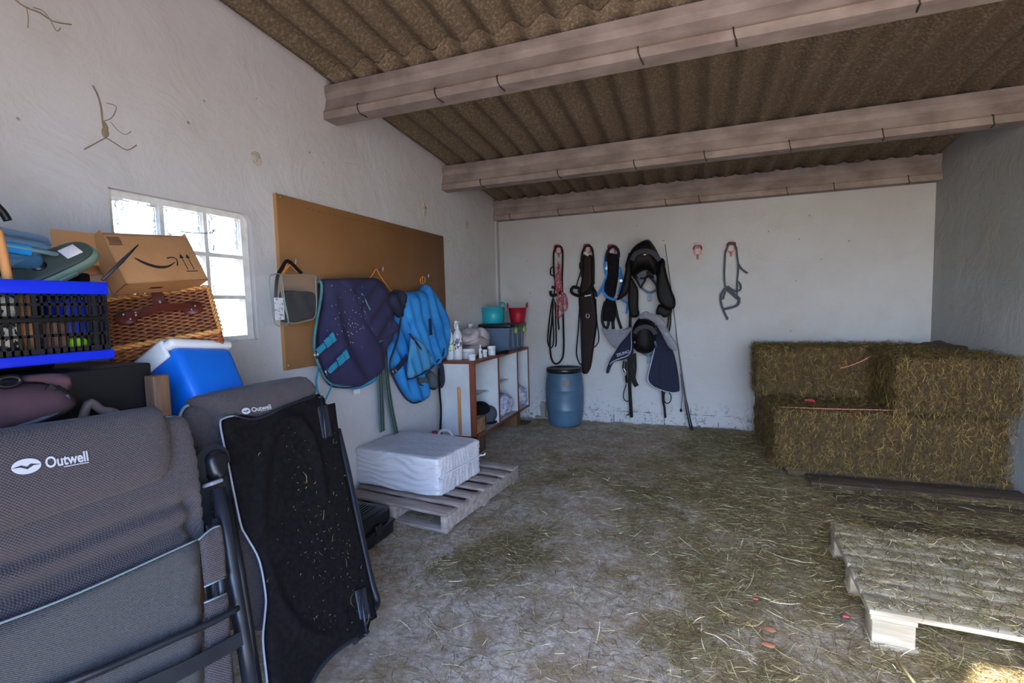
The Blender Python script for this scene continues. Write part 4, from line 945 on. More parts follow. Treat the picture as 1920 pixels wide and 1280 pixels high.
# black plastic case
cs = thing('tool_case', 'black plastic case with a slatted top on the floor before the left pallet', 'case', (.34, 2.14, 0))
v0 = MB().box((.12, 2.03, .0), (.50, 2.31, .075), bev=.012).box((.115, 2.025, .068), (.505, 2.315, .082), bev=.004).box((.125, 2.035, .078), (.49, 2.30, .165), bev=.022, seg=3)
v0.build('case_body', M_blackp, cs)
m_ = MB()
for i in range(12): m_.box((.18+i*.021, 2.07, .162), (.19+i*.021, 2.25, .170))
m_.build('grille_slats', M_blackp, cs)
MB().box((.49, 2.13, .055), (.512, 2.18, .11), bev=.004).build('latch', M_blackp, cs)

def pallet_right():
    M = Matrix.Translation((2.72, 2.05, 0)) @ Matrix.Rotation(math.radians(-3.0), 4, 'Z')
    o = thing('pallet', 'pale wooden pallet strewn with hay in the right foreground', 'pallet', (3.2, 2.4, 0))
    y = 0
    for i, wd in enumerate((.115, .085, .085, .085, .085, .085, .115)):
        MB().box((random.uniform(-.008, .008), y, .122), (1.18, y+wd, .141), M, bev=.003).build('deck_board', M_palew, o); y += wd+.020
    L_ = y-.022
    for x in (0, .52, 1.04): MB().box((x, .002, .102), (x+.14, L_-.002, .122), M, bev=.003).build('cross_board', M_palew, o)
    for x in (0, .52, 1.04):
        for yy in (.003, L_/2-.05, L_-.103): MB().box((x+.005, yy, .018), (x+.135, yy+.10, .102), M, bev=.004).build('block', M_palew, o)
    for yy in (0, L_/2-.05, L_-.1): MB().box((0.0, yy, .0), (1.18, yy+.10, .018), M, bev=.002).build('skid_board', M_palew, o) if yy else MB().box((.0, .0, 0), (.145, .1, .018), M, bev=.002).build('skid_board', M_palew, o)
    return M, L_
MPR, LPR = pallet_right()

# ------------------------------------------------------------------ loose hay on the floor and pallet
def scatter(n, xr, yr, dens):
    out = []
    while len(out) < n:
        x = random.uniform(*xr); y = random.uniform(*yr)
        if random.random() < dens(x, y): out.append((x, y))
    return np.array(out)
def occupied(x, y):
    if 2.66 < x < 4.0 and 3.9 < y < 4.9: return True
    return x < .45 or (x < 1.0 and y < 1.75)
def fd(x, y):
    if occupied(x, y): return 0
    d = chaff_d(x, y); k = .16 + .84*max(0, d-.25)**1.25
    return min(1, k)*(.45+.55*min(1, 2.4/max(y, .8)))
N = 98000; XY = scatter(N, (.3, 3.98), (1.1, 5.2), fd)
Pz = rng.uniform(.001, .018, N) + (XY[:, 0] > 2.8)*(XY[:, 1] > 3.05)*rng.uniform(.0, .03, N); P = np.column_stack([XY, Pz])
D = rng.normal(0, 1, (N, 3)); D[:, 0] *= 1.5; D[:, 2] *= .10
Nn = np.tile([0., 0, 1], (N, 1)) + rng.normal(0, .45, (N, 3)); Nn /= np.linalg.norm(Nn, axis=1, keepdims=True)
Ln = rng.gamma(1.8, .022, N)+.010; Wd = rng.uniform(.0009, .0023, N)
o = stalks('loose_hay', P, D, Nn, Ln, Wd, M_hay, None, curl=.07, lift=.05); tag(o, 'loose hay stalks strewn over the dusty concrete floor', 'hay')
XY = scatter(9000, (0, 1.18), (0, LPR), lambda x, y: .5+.65*max(0, noise.noise(Vector((x*4, y*7, 2)))+.35) + .3*(y > .45))
W4 = np.array([(MPR @ Vector((a, b, .1425)))[:] for a, b in XY]); n = len(W4); W4[:, 2] += rng.uniform(0, .010, n)
D = rng.normal(0, 1, (n, 3)); D[:, 2] *= .1; Nn = np.tile([0., 0, 1], (n, 1)) + rng.normal(0, .4, (n, 3)); Nn /= np.linalg.norm(Nn, axis=1, keepdims=True)
o = stalks('loose_hay', W4, D, Nn, rng.gamma(3.0, .010, n)+.01, rng.uniform(.0012, .0024, n), M_hay, None, curl=.15, lift=.05); tag(o, 'loose hay lying on the pale pallet in the right foreground', 'hay')
for i, (px, py, lb) in enumerate(((1438, 1178, 'rust brown dry leaf scrap on the hay, left of the pale pallet'), (1440, 1207, 'second rust brown leaf scrap just below the larger one on the hay'))):
    p = at(px, py, 2, .02); tag(MB().blob(p, (.03-.008*i, .016, .004), 6, 2, .01, 30, i).build('dry_leaf', mat('rust_leaf', '8a5a3c', rough=.8), weld=.0003), lb, 'leaf')
for i, (px, py, lb) in enumerate(((1416, 1122, 'small red scrap on the hay, the left one'), (1586, 1155, 'small red scrap on the hay beside the pale pallet, the right one'))):
    p = at(px, py, 2, .02); tag(MB().blob(p, (.012, .006, .004), 4, 2).build('red_scrap', mat('red_scrap', 'c03a48', rough=.6), weld=.0003), lb, 'scrap')
p = at(1530, 752, 1, 4.15); tag(MB().blob((2.93, 4.18, .515), (.035, .02, .012), 6, 2, .01, 40).build('red_scrap', MATS['red_scrap'], weld=.0003), 'small red rag scrap on the ledge of the bottom hay bale', 'scrap')
o = tag(MB().tube([at(1682, 1236, 2, .012), at(1722, 1290, 2, .016)], [.006, .004], 5).build('straw_stick', mat('pale_straw', 'c9b078', rough=.7)), 'single thick pale straw on the floor below the pale pallet corner', 'straw')

# ------------------------------------------------------------------ wooden rack carrying the stored things by the window
rk = thing('wooden_rack', 'dark wooden rack with square posts holding the stacked boxes by the window', 'rack', (.3, .95, 0))
for x, y, z in ((.46, 1.045, 1.085), (.46, .56, 1.06), (.06, 1.40, .775), (.06, .41, .775)):
    MB().box((x, y, 0), (x+.045, y+.052, z), bev=.004).build('post', mat('post_wood', '5b4238', '7d5b40', rough=.7, scale=5, stretch=(8, 8, 1)), rk)
for i in range(4): MB().box((.05+i*.103, .40, .775), (.148+i*.103, 1.46, .795), bev=.003).build('shelf_board', M_dkwood, rk)
MB().box((.435, .40, .72), (.455, 1.46, .775), bev=.003).build('rail', M_dkwood, rk)
# cool box
def frame(T, u, v, w): return Matrix(((u[0], v[0], w[0], T[0]), (u[1], v[1], w[1], T[1]), (u[2], v[2], w[2], T[2]), (0, 0, 0, 1)))
MC = frame((.363, 1.291, .9855), (-.0756, .991, -.1103), (-.5375, .0527, .8416), (.8399, .1229, .5287)) @ Matrix.Scale(.94, 4)
cl = thing('cool_box', 'tilted blue cool box with white lid leaning under the window', 'cool box', MC @ Vector((0, -.2, 0)))
M_cblue = mat('cool_blue', '0a63c8', '0d6cd4', rough=.38, scale=2)
def tapered(lo, hi, k, bev):
    m_ = MB().box(lo, hi, None, bev, 4)
    m_.v = [(x*(1-k*(hi[1]-y)/(hi[1]-lo[1])), y, z*(1-k*(hi[1]-y)/(hi[1]-lo[1]))) for x, y, z in m_.v]
    m_.v = [tuple(MC @ Vector(q)) for q in m_.v]; return m_
tapered((-.135, -.12, -.125), (.135, .145, .125), .08, .035).build('cool_box_body', M_cblue, cl)
m_ = MB().box((-.141, .138, -.131), (.141, .172, .131), MC, bev=.014, seg=3); m_.box((-.134, .165, -.124), (.134, .200, .085), MC, bev=.02, seg=3); m_.build('lid', M_whitep, cl)
MB().box((-.05, .17, .03), (.125, .196, .105), MC, bev=.012, seg=3).build('lid_panel', M_cblue, cl)
MB().box((-.152, .105, -.128), (-.132, .178, .10), MC, bev=.009, seg=3).build('carry_handle', M_whitep, cl)
# wicker basket
MK = frame((.171, 1.332, 1.1795), (.5849, .7977, .1469), (-.6435, .3462, .6827), (.4937, -.4938, .7158)) @ Matrix.Scale(1.043, 4)
wk = thing('wicker_basket', 'brown wicker picnic basket with leather handle lying below the cardboard box', 'basket', MK @ Vector((0, -.12, 0)))
M_wick, n_, b_ = newmat('wicker')
tc = n_.new('ShaderNodeTexCoord'); n_.link(n_.ramp(n_.noise(n_.coord(), 60, 4, .7), [(.3, '5c2f1a'), (.55, '8f5228'), (.8, 'bd7c40')]), b_.inputs['Base Color']); b_.inputs['Roughness'].default_value = .5
bw, bh, bd0, bd1 = .166, .122, .04, .128
m_ = MB().box((-bw+.004, -bh+.004, bd0), (bw-.004, bh-.004, bd1-.006), MK); m_.build('inner_lining', mat('basket_dark', '3a2212', rough=.9), wk)
m_ = MB()                                                    # woven withies on face and sides
nr_, ns_ = 26, 15
for j in range(nr_):
    y = -bh + (j+.5)*2*bh/nr_
    m_.tube([MK @ Vector((-bw+2*bw*t/40, y, bd1-.003+.0042*math.sin(PI*(t/40*ns_)+PI*j))) for t in range(41)], .0042, 5)
m_.build('woven_lid', M_wick, wk)
m_ = MB()
for j in range(9):
    z = bd0 + (j+.5)*(bd1-bd0)/9
    for sy in (-1, 1): m_.tube([MK @ Vector((-bw+2*bw*t/24, sy*(bh-.002+.004*math.sin(PI*t*.6+PI*j)), z)) for t in range(25)], .0055, 5)
    for sx_ in (-1, 1): m_.tube([MK @ Vector((sx_*(bw-.002+.004*math.sin(PI*t*.6+PI*j)), -bh+2*bh*t/18, z)) for t in range(19)], .0055, 5)
m_.build('woven_side', M_wick, wk)
m_ = MB()
for q in ([(-bw, bh, bd1), (bw, bh, bd1)], [(-bw, -bh, bd1), (bw, -bh, bd1)], [(-bw, -bh, bd1), (-bw, bh, bd1)], [(bw, -bh, bd1), (bw, bh, bd1)]):
    a, b = Vector(q[0]), Vector(q[1])
    for ph in (0, PI): 
        d = (b-a).normalized(); e = d.orthogonal().normalized(); f_ = d.cross(e)
        m_.tube([MK @ (a+(b-a)*t/40 + e*.005*math.cos(t*.9+ph) + f_*.005*math.sin(t*.9+ph)) for t in range(41)], .006, 5)
m_.build('braided_rim', mat('light_wicker', 'b5793c', 'd69a54', rough=.5, scale=90), wk)
M_red_l = mat('oxblood_leather', '4d2019', '662a20', rough=.45, scale=9)
m_ = MB()
for x in (-.098, .098): m_.lathe([(.001, 0), (.034, 0), (.034, .006), (.0001, .008)], (0, 0, 0), 18, MK @ Matrix.Translation((x, .012, bd1+.002)))
m_.each('leather_patch', M_red_l, wk)
MB().strap([MK @ Vector(p) for p in spline([(-.10, .010, bd1+.012), (-.06, .010, bd1+.018), (0, .012, bd1+.028), (.06, .014, bd1+.018), (.10, .012, bd1+.012)], 5)], .034, .006, MK.to_3x3() @ Vector((0, 0, 1))).build('handle', M_red_l, wk)
MB().strap([MK @ Vector(p) for p in [(.0, bh+.006, bd1-.01), (.0, bh+.004, bd1+.010), (.003, .08, bd1+.012), (.006, .035, bd1+.016)]], [.03, .034, .04, .05], .005, MK.to_3x3() @ Vector((0, 0, 1))).build('closing_strap', M_red_l, wk)
m_ = MB()
for x, y, z in ((.006, .052, .018), (-.105, .022, .012), (-.088, -.006, .012), (-.07, .016, .018), (-.07, .004, .018), (.09, .022, .012), (.108, .014, .012), (.095, -.002, .012), (-.022, .045, .008)):
    m_.blob(MK @ Vector((x, y, bd1+z)), (.005, .005, .005) if z != .018 or x < 0 else (.008, .008, .008), 3, 2)
m_.each('rivet', M_steel, wk)
# cardboard box
MX = frame((.204, 1.267, 1.476), (-.0323, .9957, .0872), (-.4208, -.0927, .9024), (.9066, -.0075, .422))
bxo = thing('cardboard_box', 'open brown cardboard parcel box with black printed curve tilted on the basket', 'box', MX @ Vector((0, -.1, 0)))
M_card = mat('cardboard', 'a5764a', 'b18356', rough=.8, scale=5, bump=.2, bscale=60); M_ink = mat('black_ink', '1d1815', rough=.7)
a, b, c = .156, .1035, .044
MB().box((-a, -b, -c), (a, b, -c+.004), MX).box((-a, -b, c-.004), (a, b-.018, c), MX, bev=.001).box((-a, -b, -c), (-a+.004, b, c), MX).box((a-.004, -b, -c), (a, b, c), MX).box((-a, -b, -c), (a, -b+.004, c), MX).build('box_walls', M_card, bxo)
MB().box((-a+.002, b-.019, c-.006), (a, b+.004, c-.003), MX @ Matrix.Translation((0, b-.02, c)) @ Matrix.Rotation(.55, 4, 'X').inverted() @ Matrix.Translation((0, -b+.02, -c))).build('top_flap', M_card, bxo)
MB().box((-.004, -.06, -.05), (.0, .055, .05), MX @ Matrix.Translation((-a-.02, b-.045, -c-.05)) @ Matrix.Rotation(1.35, 4, 'Y')).build('side_flap', M_card, bxo)
fn = c+.0008
def quad_strip(m_, pts, wd, M):      # flat ink stroke on the box face
    P = [Vector((x, y, fn)) for x, y in pts]; v = []
    for i, p in enumerate(P):
        t = (P[min(i+1, len(P)-1)]-P[max(i-1, 0)]).normalized(); n = Vector((-t.y, t.x, 0)); v += [p+n*wd[i]/2, p-n*wd[i]/2]
    m_.add(v, [(2*i, 2*i+1, 2*i+3, 2*i+2) for i in range(len(P)-1)], False, M)
m_ = MB()
sm = spline([(-.088, -.004, 0), (-.06, -.026, 0), (-.02, -.042, 0), (.02, -.040, 0), (.055, -.022, 0)], 6)
quad_strip(m_, [(p.x, p.y) for p in sm], [.002+.010*math.sin(PI*(i/(len(sm)-1))**.7) for i in range(len(sm))], MX)
ah = spline([(.030, -.006, 0), (.05, -.003, 0), (.064, -.008, 0), (.064, -.022, 0), (.056, -.038, 0)], 4)
quad_strip(m_, [(p.x, p.y) for p in ah], [.005]*len(ah), MX)
for x in (.092, .118):
    quad_strip(m_, [(x, -.055), (x-.002, -.005)], [.0035, .0035], MX)
    m_.add([(x-.011, -.006, fn), (x+.007, -.006, fn), (x-.002, .013, fn)], [(0, 1, 2)], False, MX)
quad_strip(m_, [(.082, -.063), (.13, -.063)], [.0035, .0035], MX)
for yy in (.076, .048): quad_strip(m_, [(-.148, yy), (-.105, yy)], [.003, .003], MX)
for i in range(9): quad_strip(m_, [(-.144+i*.0045, .073), (-.141+i*.0045, .062), (-.144+i*.0045, .052)], [.0025]*3, MX)
m_.build('printed_mark', M_ink, bxo)
m_ = MB()
q = [(-.055+i*.006, -b-.0008, .004-((i % 2)*.006)) for i in range(9)]
for i in range(8): m_.add([MX @ Vector(p) for p in ((q[i][0], -b-.0008, -.006), (q[i][0]+.004, -b-.0008, -.006), (q[i][0]+.007, -b-.0008, .008), (q[i][0]+.003, -b-.0008, .008))], [(0, 1, 2, 3)])
m_.build('printed_lettering', M_ink, bxo)
tag(MB().blob(MX @ Vector((-.10, .07, -.03)), (.03, .04, .03), 6, 3).build('red_packet', mat('red_packet', 'b5341c', '1c1a22', rough=.5, scale=18, lo=.45, hi=.5), weld=.0005), 'red and black packet poking out beside the cardboard box flap', 'packet')
# thin twig line hooked in front of the window, black stick
tag(MB().tube(spline([at(338, 434, 0, .03), at(360, 436, 0, .02), at(385, 437, 0, .02), at(398, 436, 0, .02), at(400, 431, 0, .02)], 4), .0018, 5).build('bent_wire', M_wire), 'thin rusty bent wire across the glass block window', 'wire')
tag(MB().tube([at(192, 525, 0, .44), at(228, 490, 0, .42), at(259, 459, 0, .40)], [.004, .006, .002], 6).build('black_stick', mat('dark_grey_rubber', '2b2d33', rough=.5)), 'dark pointed stick rising from the crate in front of the cardboard box', 'stick')

# ------------------------------------------------------------------ folding crate
fc = thing('folding_crate', 'black folding crate with blue rims full of bits by the window', 'crate', (.35, .66, 1.15))
M_cb = mat('cobalt_plastic', '0626c8', '082bd2', rough=.4, scale=3)
kx0, kx1, ky0, ky1, kz0, kz1 = .20, .50, .36, .935, 1.155, 1.378
m_ = MB()
m_.box((kx1-.012, ky0, kz1-.036), (kx1+.006, ky1+.004, kz1), bev=.003).box((kx0, ky1-.010, kz1-.036), (kx1, ky1+.004, kz1), bev=.003).box((kx0-.004, ky0, kz1-.036), (kx0+.01, ky1, kz1), bev=.003).box((kx0, ky0, kz1-.036), (kx1, ky0+.01, kz1), bev=.003)
m_.build('top_rim', M_cb, fc)
MB().box((kx0, ky0, kz0), (kx1+.008, ky1+.006, kz0+.027), bev=.003).build('base_rim', M_cb, fc)
def grid_panel(axis, c, a0, a1):
    m_ = MB()
    zr = [kz0+.027, kz0+.040, kz0+.075, kz0+.110, kz0+.128, kz1-.086, kz1-.060, kz1-.036]
    zs = [(kz0+.025, kz0+.042), (kz0+.072, kz0+.080), (kz0+.110, kz0+.130), (kz0+.156, kz0+.163), (kz1-.040, kz1-.030)]
    if axis == 0:
        for a_, b_2 in zs: m_.box((c-.006, a0, a_), (c, a1, b_2))
        m_.box((c-.008, a0, kz0+.113), (c+.004, a1, kz0+.125), bev=.002)
        n = int((a1-a0)/.0165)
        for i in range(n+1):
            y = a0+(a1-a0)*i/n; big = i % 8 == 0; m_.box((c-.005, y-(.005 if big else .0028), kz0+.027), (c+(.002 if big else 0), y+(.005 if big else .0028), kz1-.036))
    else:
        for a_, b_2 in zs: m_.box((a0, c-.006, a_), (a1, c, b_2))
        n = int((a1-a0)/.0165)
        for i in range(n+1):
            x = a0+(a1-a0)*i/n; m_.box((x-.0028, c-.005, kz0+.027), (x+.0028, c, kz1-.036))
    return m_
grid_panel(0, kx1-.002, ky0, ky1).build('slotted_side', M_blackp, fc); grid_panel(0, kx0+.008, ky0, ky1).build('slotted_side', M_blackp, fc)
grid_panel(1, ky1, kx0, kx1).build('slotted_end', M_blackp, fc); grid_panel(1, ky0+.006, kx0, kx1).build('slotted_end', M_blackp, fc)
M_zeb = mat('zebra_cloth', 'cfcdb8', '14141a', rough=.8, scale=38, lo=.48, hi=.52)
tag(MB().box((.36, .38, 1.185), (.475, .75, 1.34), bev=.02).build('patterned_pouch', M_zeb), 'black and cream patterned pouch seen through the left slots of the blue rimmed crate', 'pouch')
tag(MB().tube([(.435, .782, 1.19), (.435, .775, 1.345)], .018, 10).build('wooden_roller', mat('warm_wood', '9a6a3c', 'b98450', rough=.6)), 'brown wooden roller seen through the crate slots', 'roller')
tag(MB().box((.40, .805, 1.19), (.47, .85, 1.27), bev=.01).build('brown_tin', mat('brown_tin', '6b4636', '8a6a5a', rough=.6, scale=18)), 'brown tin seen through the middle crate slots', 'tin')
tag(MB().box((.41, .855, 1.185), (.475, .895, 1.22), bev=.01).build('neon_torch', mat('neon_green', '9be018', rough=.4)), 'neon green plastic torch at the bottom of the crate', 'torch')
tag(MB().box((.34, .86, 1.225), (.44, .925, 1.33), bev=.01).build('blue_carton', mat('royal_blue', '0a2fb0', rough=.5)), 'royal blue carton behind the right slots of the crate', 'carton')
tag(MB().box((.25, .40, 1.185), (.34, .92, 1.33), bev=.01).build('dark_case', M_blackf), 'dark case filling the back of the blue rimmed crate', 'case')
# on top of the crate
tb = thing('clip_tub', 'clear blue plastic tub with bright blue clip lying on top of the crate', 'tub', (.33, .76, 1.41))
M_bclear, n_, b_ = newmat('blue_clear_plastic'); b_.inputs['Base Color'].default_value = srgb('4d83ad'); b_.inputs['Roughness'].default_value = .15; b_.inputs['Alpha'].default_value = .5
MT = Matrix.Translation((.30, .745, 1.468)) @ Matrix.Rotation(math.radians(-7), 4, 'X')
MB().box((-.09, -.17, -.045), (.09, .115, .010), MT, bev=.022, seg=3).build('tub_body', M_bclear, tb)
MB().box((-.097, -.178, .010), (.097, .128, .060), MT, bev=.026, seg=3).build('tub_lid', M_bclear, tb)
MB().box((.085, -.12, -.010), (.104, .075, .018), MT, bev=.004).build('clip', mat('bright_blue_plastic', '1a86d0', rough=.35), tb, 'bright blue clip')
MB().tube([MT @ Vector(p) for p in [(-.1, -.18, .008), (.1, -.18, .008), (.1, .13, .008), (-.1, .13, .008)]], .006, 6, closed=True).build('rim', mat('frosted_rim', '7fa6b4', rough=.4), tb)
tag(MB().box((.25, .70, 1.416), (.37, .80, 1.428), MT @ Matrix.Translation((-.30, -.76, -1.455)), bev=.003).build('white_packet', M_whitep), 'white labelled packet inside the clear blue tub', 'packet')
fs = thing('floating_reader', 'grey green oval plastic device with small screen lying on the crate', 'device', (.38, .86, 1.385))
_u = Vector((.15, .80, .50)).normalized(); _w = Vector((.62, -.45, .60)); _w = (_w-_u*_w.dot(_u)).normalized(); _v = _w.cross(_u); MF = frame((.37, .875, 1.432), _u, _v, _w)
M_gg = mat('grey_green_plastic', '5f7466', '6b8070', rough=.45, scale=4); M_dg = mat('dark_grey_plastic', '3a443f', rough=.4)
MB().blob((0, 0, -.012), (.12, .052, .024), 16, 3, 0, 1, 0, MF).build('shell', M_gg, fs, weld=.0004)
MB().blob((0, 0, .008), (.108, .042, .010), 14, 3, 0, 1, 0, MF).build('face_panel', M_dg, fs, weld=.0004)
MB().box((.035, -.02, .0165), (.078, .018, .0200), MF, bev=.001).build('screen', mat('pale_screen', 'b9b9bd', 'd8d0d0', rough=.15, scale=20), fs)
MB().lathe([(.02, 0), (.019, .004), (.0001, .005)], (0, 0, 0), 16, MF @ Matrix.Translation((-.03, .0, .017))).build('round_button', M_blackp, fs)
MB().box((-.02, -.056, -.02), (.03, -.046, -.006), MF, bev=.002).build('catch', M_gg, fs)
tag(MB().tube(spline([at(16, 532, 0, .47), at(8, 490, 0, .46), at(0, 452, 0, .46), at(-6, 430, 0, .46)], 4), [.011]*13, 8).build('wooden_pole', M_pine), 'light wooden tool handle sticking out of the crate at the far left', 'handle')
tag(MB().tube(spline([at(15, 414, 0, .2), at(5, 398, 0, .2), at(-12, 380, 0, .2)], 4), .011, 8).build('black_pole', M_blackp), 'black curved pole end behind the clear blue tub', 'pole')
tag(MB().box((.22, .80, 1.385), (.34, .99, 1.415), bev=.008).build('black_tray', M_blackf), 'flat black tray between the clear tub and the cardboard box', 'tray')
tag(MB().box((-.0, -.11, -.05), (.004, .06, .06), Matrix.Translation((.17, 1.09, 1.505)), bev=.001).build('cardboard_sheet', M_card), 'loose corrugated cardboard sheet upright behind the grey green device', 'cardboard')
# black box beneath
tag(MB().box((.14, .60, .985), (.455, 1.075, 1.125), Matrix.Translation((0, 0, .0)), bev=.006).build('black_case', mat('matt_black', '0b0c11', rough=.6)), 'long matt black case under the blue rimmed crate beside the wooden post', 'case')
tag(MB().box((.12, .45, .797), (.43, 1.02, .983), bev=.02).build('grey_cushion', mat('dark_grey_cloth2', '2c2728', '383233', rough=.95, scale=8)), 'dark grey folded cushion below the matt black case', 'cushion')
tag(MB().box((.16, .62, 1.126), (.30, .90, 1.154), bev=.01).build('flat_tin', M_blackf), 'flat dark bundle squeezed between the black case and the crate', 'bundle')
tag(MB().tube(spline([(.44, .80, .81), (.48, .84, .93), at(165, 757, 0, .50), at(190, 768, 0, .50), at(222, 778, 0, .50), (.46, 1.0, .88), (.44, 1.02, .80)], 4), .012, 8).build('padded_tube', mat('brown_grey_tube', '6b5a56', rough=.6)), 'brown grey padded tube behind the headrest of the front chair', 'tube')
# purple-brown bag
bgp = thing('padded_bag', 'purple brown padded bag with grey piping squeezed under the crate', 'bag', (.55, .6, 1.0))
m_ = MB(); sheet(m_, [at(a_, b_2, 0, .50) for a_, b_2 in [(-90, 735), (-30, 722), (30, 718), (80, 722), (112, 738), (122, 752), (110, 768), (60, 790), (0, 806), (-90, 830)]], NL, th=.05, puff=.05, rad=.06, fold=lambda p: .008*noise.noise(p*9)); m_.build('bag_body', mat('purple_brown_cloth', '3a2630', '4a323a', rough=.9, scale=9, bump=.3, bscale=200, bdist=.001), bgp)
m_ = MB(); sheet(m_, [at(a_, b_2, 0, .52) for a_, b_2 in [(30, 706), (80, 700), (112, 702), (118, 722), (105, 730), (70, 716), (35, 714)]], NL, th=.04, puff=.03, rad=.03); m_.build('top_pocket', MATS['purple_brown_cloth'], bgp)
m_ = MB(); m_.tube(spline([at(122, 740, 0, .575), at(124, 754, 0, .575), at(104, 772, 0, .58), (at(60, 790, 0, .58)), at(0, 807, 0, .58), at(-60, 822, 0, .58)], 4), .008, 6); m_.build('grey_piping', mat('slate_piping', '4c535e', rough=.7), bgp)
m_ = MB(); P = at(16, 715, 0, .57); m_.tube([P+Vector((.0, .022*math.cos(t), .012*math.sin(t))) for t in np.linspace(0, 2*PI, 14, False)], .006, 6, closed=True); m_.strap(spline([at(118, 722, 0, .56), at(106, 734, 0, .57), at(88, 726, 0, .57)], 3), .02, .006, NL); m_.each('buckle_tab', M_blackp, bgp)

# ------------------------------------------------------------------ folded camping chairs
K = .33; NC = Vector((1, 0, K)).normalized()
def l1(pts, off=0.0, xt=.62): return [lean(a, b, xt+off, K) for a, b in pts]
M_mesh = mat('grey_mesh', '564e50', '302a2d', rough=.85, weave=900, sheen=.1)
M_mesh2 = mat('grey_seat_mesh', '5c5a58', '454448', rough=.8, weave=1500)
M_frame = mat('charcoal_metal', '23262e', '2c3038', rough=.35, scale=5, metal=.3)
M_gpip = mat('pale_grey_piping', '76868a', rough=.6)
M_logo = mat('silver_print', 'b9bcc2', rough=.5)
ch = thing('camping_chair', 'folded grey padded camping chair in the left foreground', 'camping chair', (.9, .75, 0))
cre = [l1([(-200, 1100), (0, 1060), (120, 1020), (250, 970), (330, 945)]), l1([(-200, 1180), (0, 1120), (150, 1060), (280, 1010), (345, 985)]), l1([(338, 940), (342, 985), (345, 1030)])]
m_ = MB(); sheet(m_, l1([(-220, 850), (0, 812), (200, 785), (300, 782), (325, 783), (342, 798), (356, 850), (365, 920), (371, 990), (372, 1060), (250, 1110), (0, 1200), (-220, 1290)]), NC, th=.02, puff=.04, rad=.05, step=.014, creases=cre, cdepth=.028, cw=.016, per=3); m_.build('backrest', M_mesh, ch)
m_ = MB(); m_.tube(spline(l1([(303, 782), (325, 784), (340, 798), (353, 850), (361, 915)], .035), 5), .005, 6); m_.each('piping', M_gpip, ch)
m_ = MB(); sheet(m_, l1([(-220, 848), (0, 806), (150, 785), (265, 766), (287, 768), (300, 790), (310, 830), (309, 870), (298, 898), (275, 912), (200, 938), (100, 970), (0, 1003), (-220, 1075)], .03), NC, th=.02, puff=.05, rad=.08, step=.02, per=3); pi_ = m_.build('headrest', M_mesh, ch)
def logo(xt, K_, p0, p1, h, parent):
    a, b = lean(*p0, xt, K_), lean(*p1, xt, K_); X = (b-a).normalized(); nn = Vector((1, 0, K_)).normalized(); Y = nn.cross(X)
    L = (b-a).length
    t = text('logo_lettering', 'Outwell', a, X, Y, h*.70, M_logo, parent, bold=.025, lift=.0)
    k = L/(max(v.co.dot(X) for v in t.data.vertices)-min(v.co.dot(X) for v in t.data.vertices))
    loc = a - parent_origin(parent)
    for v in t.data.vertices: v.co = loc + X*((v.co-loc).dot(X)*k) + Y*((v.co-loc).dot(Y)) + nn*0
    m_ = MB(); c = a - X*(h*.95) + Y*(h*.32)
    v = [c+X*(h*.75*math.cos(2*PI*i/28))+Y*(h*.5*math.sin(2*PI*i/28)) for i in range(28)]
    up = [v[i] for i in range(0, 15)] + [c - X*h*.25 + Y*h*.12, c + X*h*.02 - Y*h*.02, c + X*h*.22 + Y*h*.14]
    lo = [v[i] for i in range(14, 28)] + [v[0], c + X*h*.35 + Y*h*.0, c + X*h*.03 - Y*h*.20, c - X*h*.30 - Y*h*.02]
    m_.add(up, [tuple(range(len(up)))]); m_.add(lo, [tuple(range(len(lo)))])
    quad = [c+X*h*1.5-Y*h*.20, a+X*L-Y*h*.20, a+X*L-Y*h*.11, c+X*h*1.5-Y*h*.11]; m_.add([a+X*L*.4-Y*h*.16, a+X*L-Y*h*.16, a+X*L-Y*h*.10, a+X*L*.4-Y*h*.10], [(0, 1, 2, 3)])
    m_.each('logo_emblem', M_logo, parent)
logo(.62+.03+.078, K, (86, 877), (166, 863), .034, pi_)
# seat cloth folded up in front
m_ = MB(); sheet(m_, l1([(-220, 1240), (0, 1170), (150, 1112), (300, 1045), (372, 1012), (374, 1100), (378, 1300), (380, 1500), (-220, 1600)], .085), NC, th=.006, puff=.004, rad=.03, step=.03, smooth=False, creases=[l1([(-200, 1370), (0, 1300), (200, 1210), (372, 1120)])], cdepth=.006, cw=.01); m_.build('seat_cloth', M_mesh2, ch)
m_ = MB(); sheet(m_, l1([(373, 1010), (395, 992), (412, 985), (418, 1030), (421, 1080), (383, 1098)], .09), NC, th=.008, puff=.006, rad=.02, step=.012, smooth=False)
sheet(m_, l1([(383, 1130), (400, 1122), (424, 1112), (429, 1200), (436, 1330), (384, 1340)], .09), NC, th=.008, puff=.006, rad=.02, step=.012, smooth=False); m_.each('side_sleeve', M_mesh, ch)
m_ = MB(); m_.tube(spline(l1([(372, 1012), (395, 992), (412, 985)], .10), 4), .003, 5); m_.tube(l1([(383, 1100), (421, 1082)], .10), .003, 5); m_.tube(l1([(383, 1130), (424, 1112)], .10), .003, 5); m_.tube(spline(l1([(-220, 1238), (0, 1168), (150, 1110), (300, 1043), (372, 1010)], .095), 3), .003, 5); m_.each('hem', M_gpip, ch)
MB().tube(l1([(403, 972), (410, 1060), (424, 1200), (436, 1340)], .07), .011, 10).build('inner_tube', M_frame, ch)
MB().tube(l1([(402, 980), (404, 994)], .072), .0135, 10).build('tube_cap', M_blackp, ch)
MB().tube(l1([(409, 915), (425, 1010), (443, 1120), (458, 1210), (478, 1340)], .05), .020, 14).build('frame_tube', M_frame, ch); ft_ = ch.children[-1]
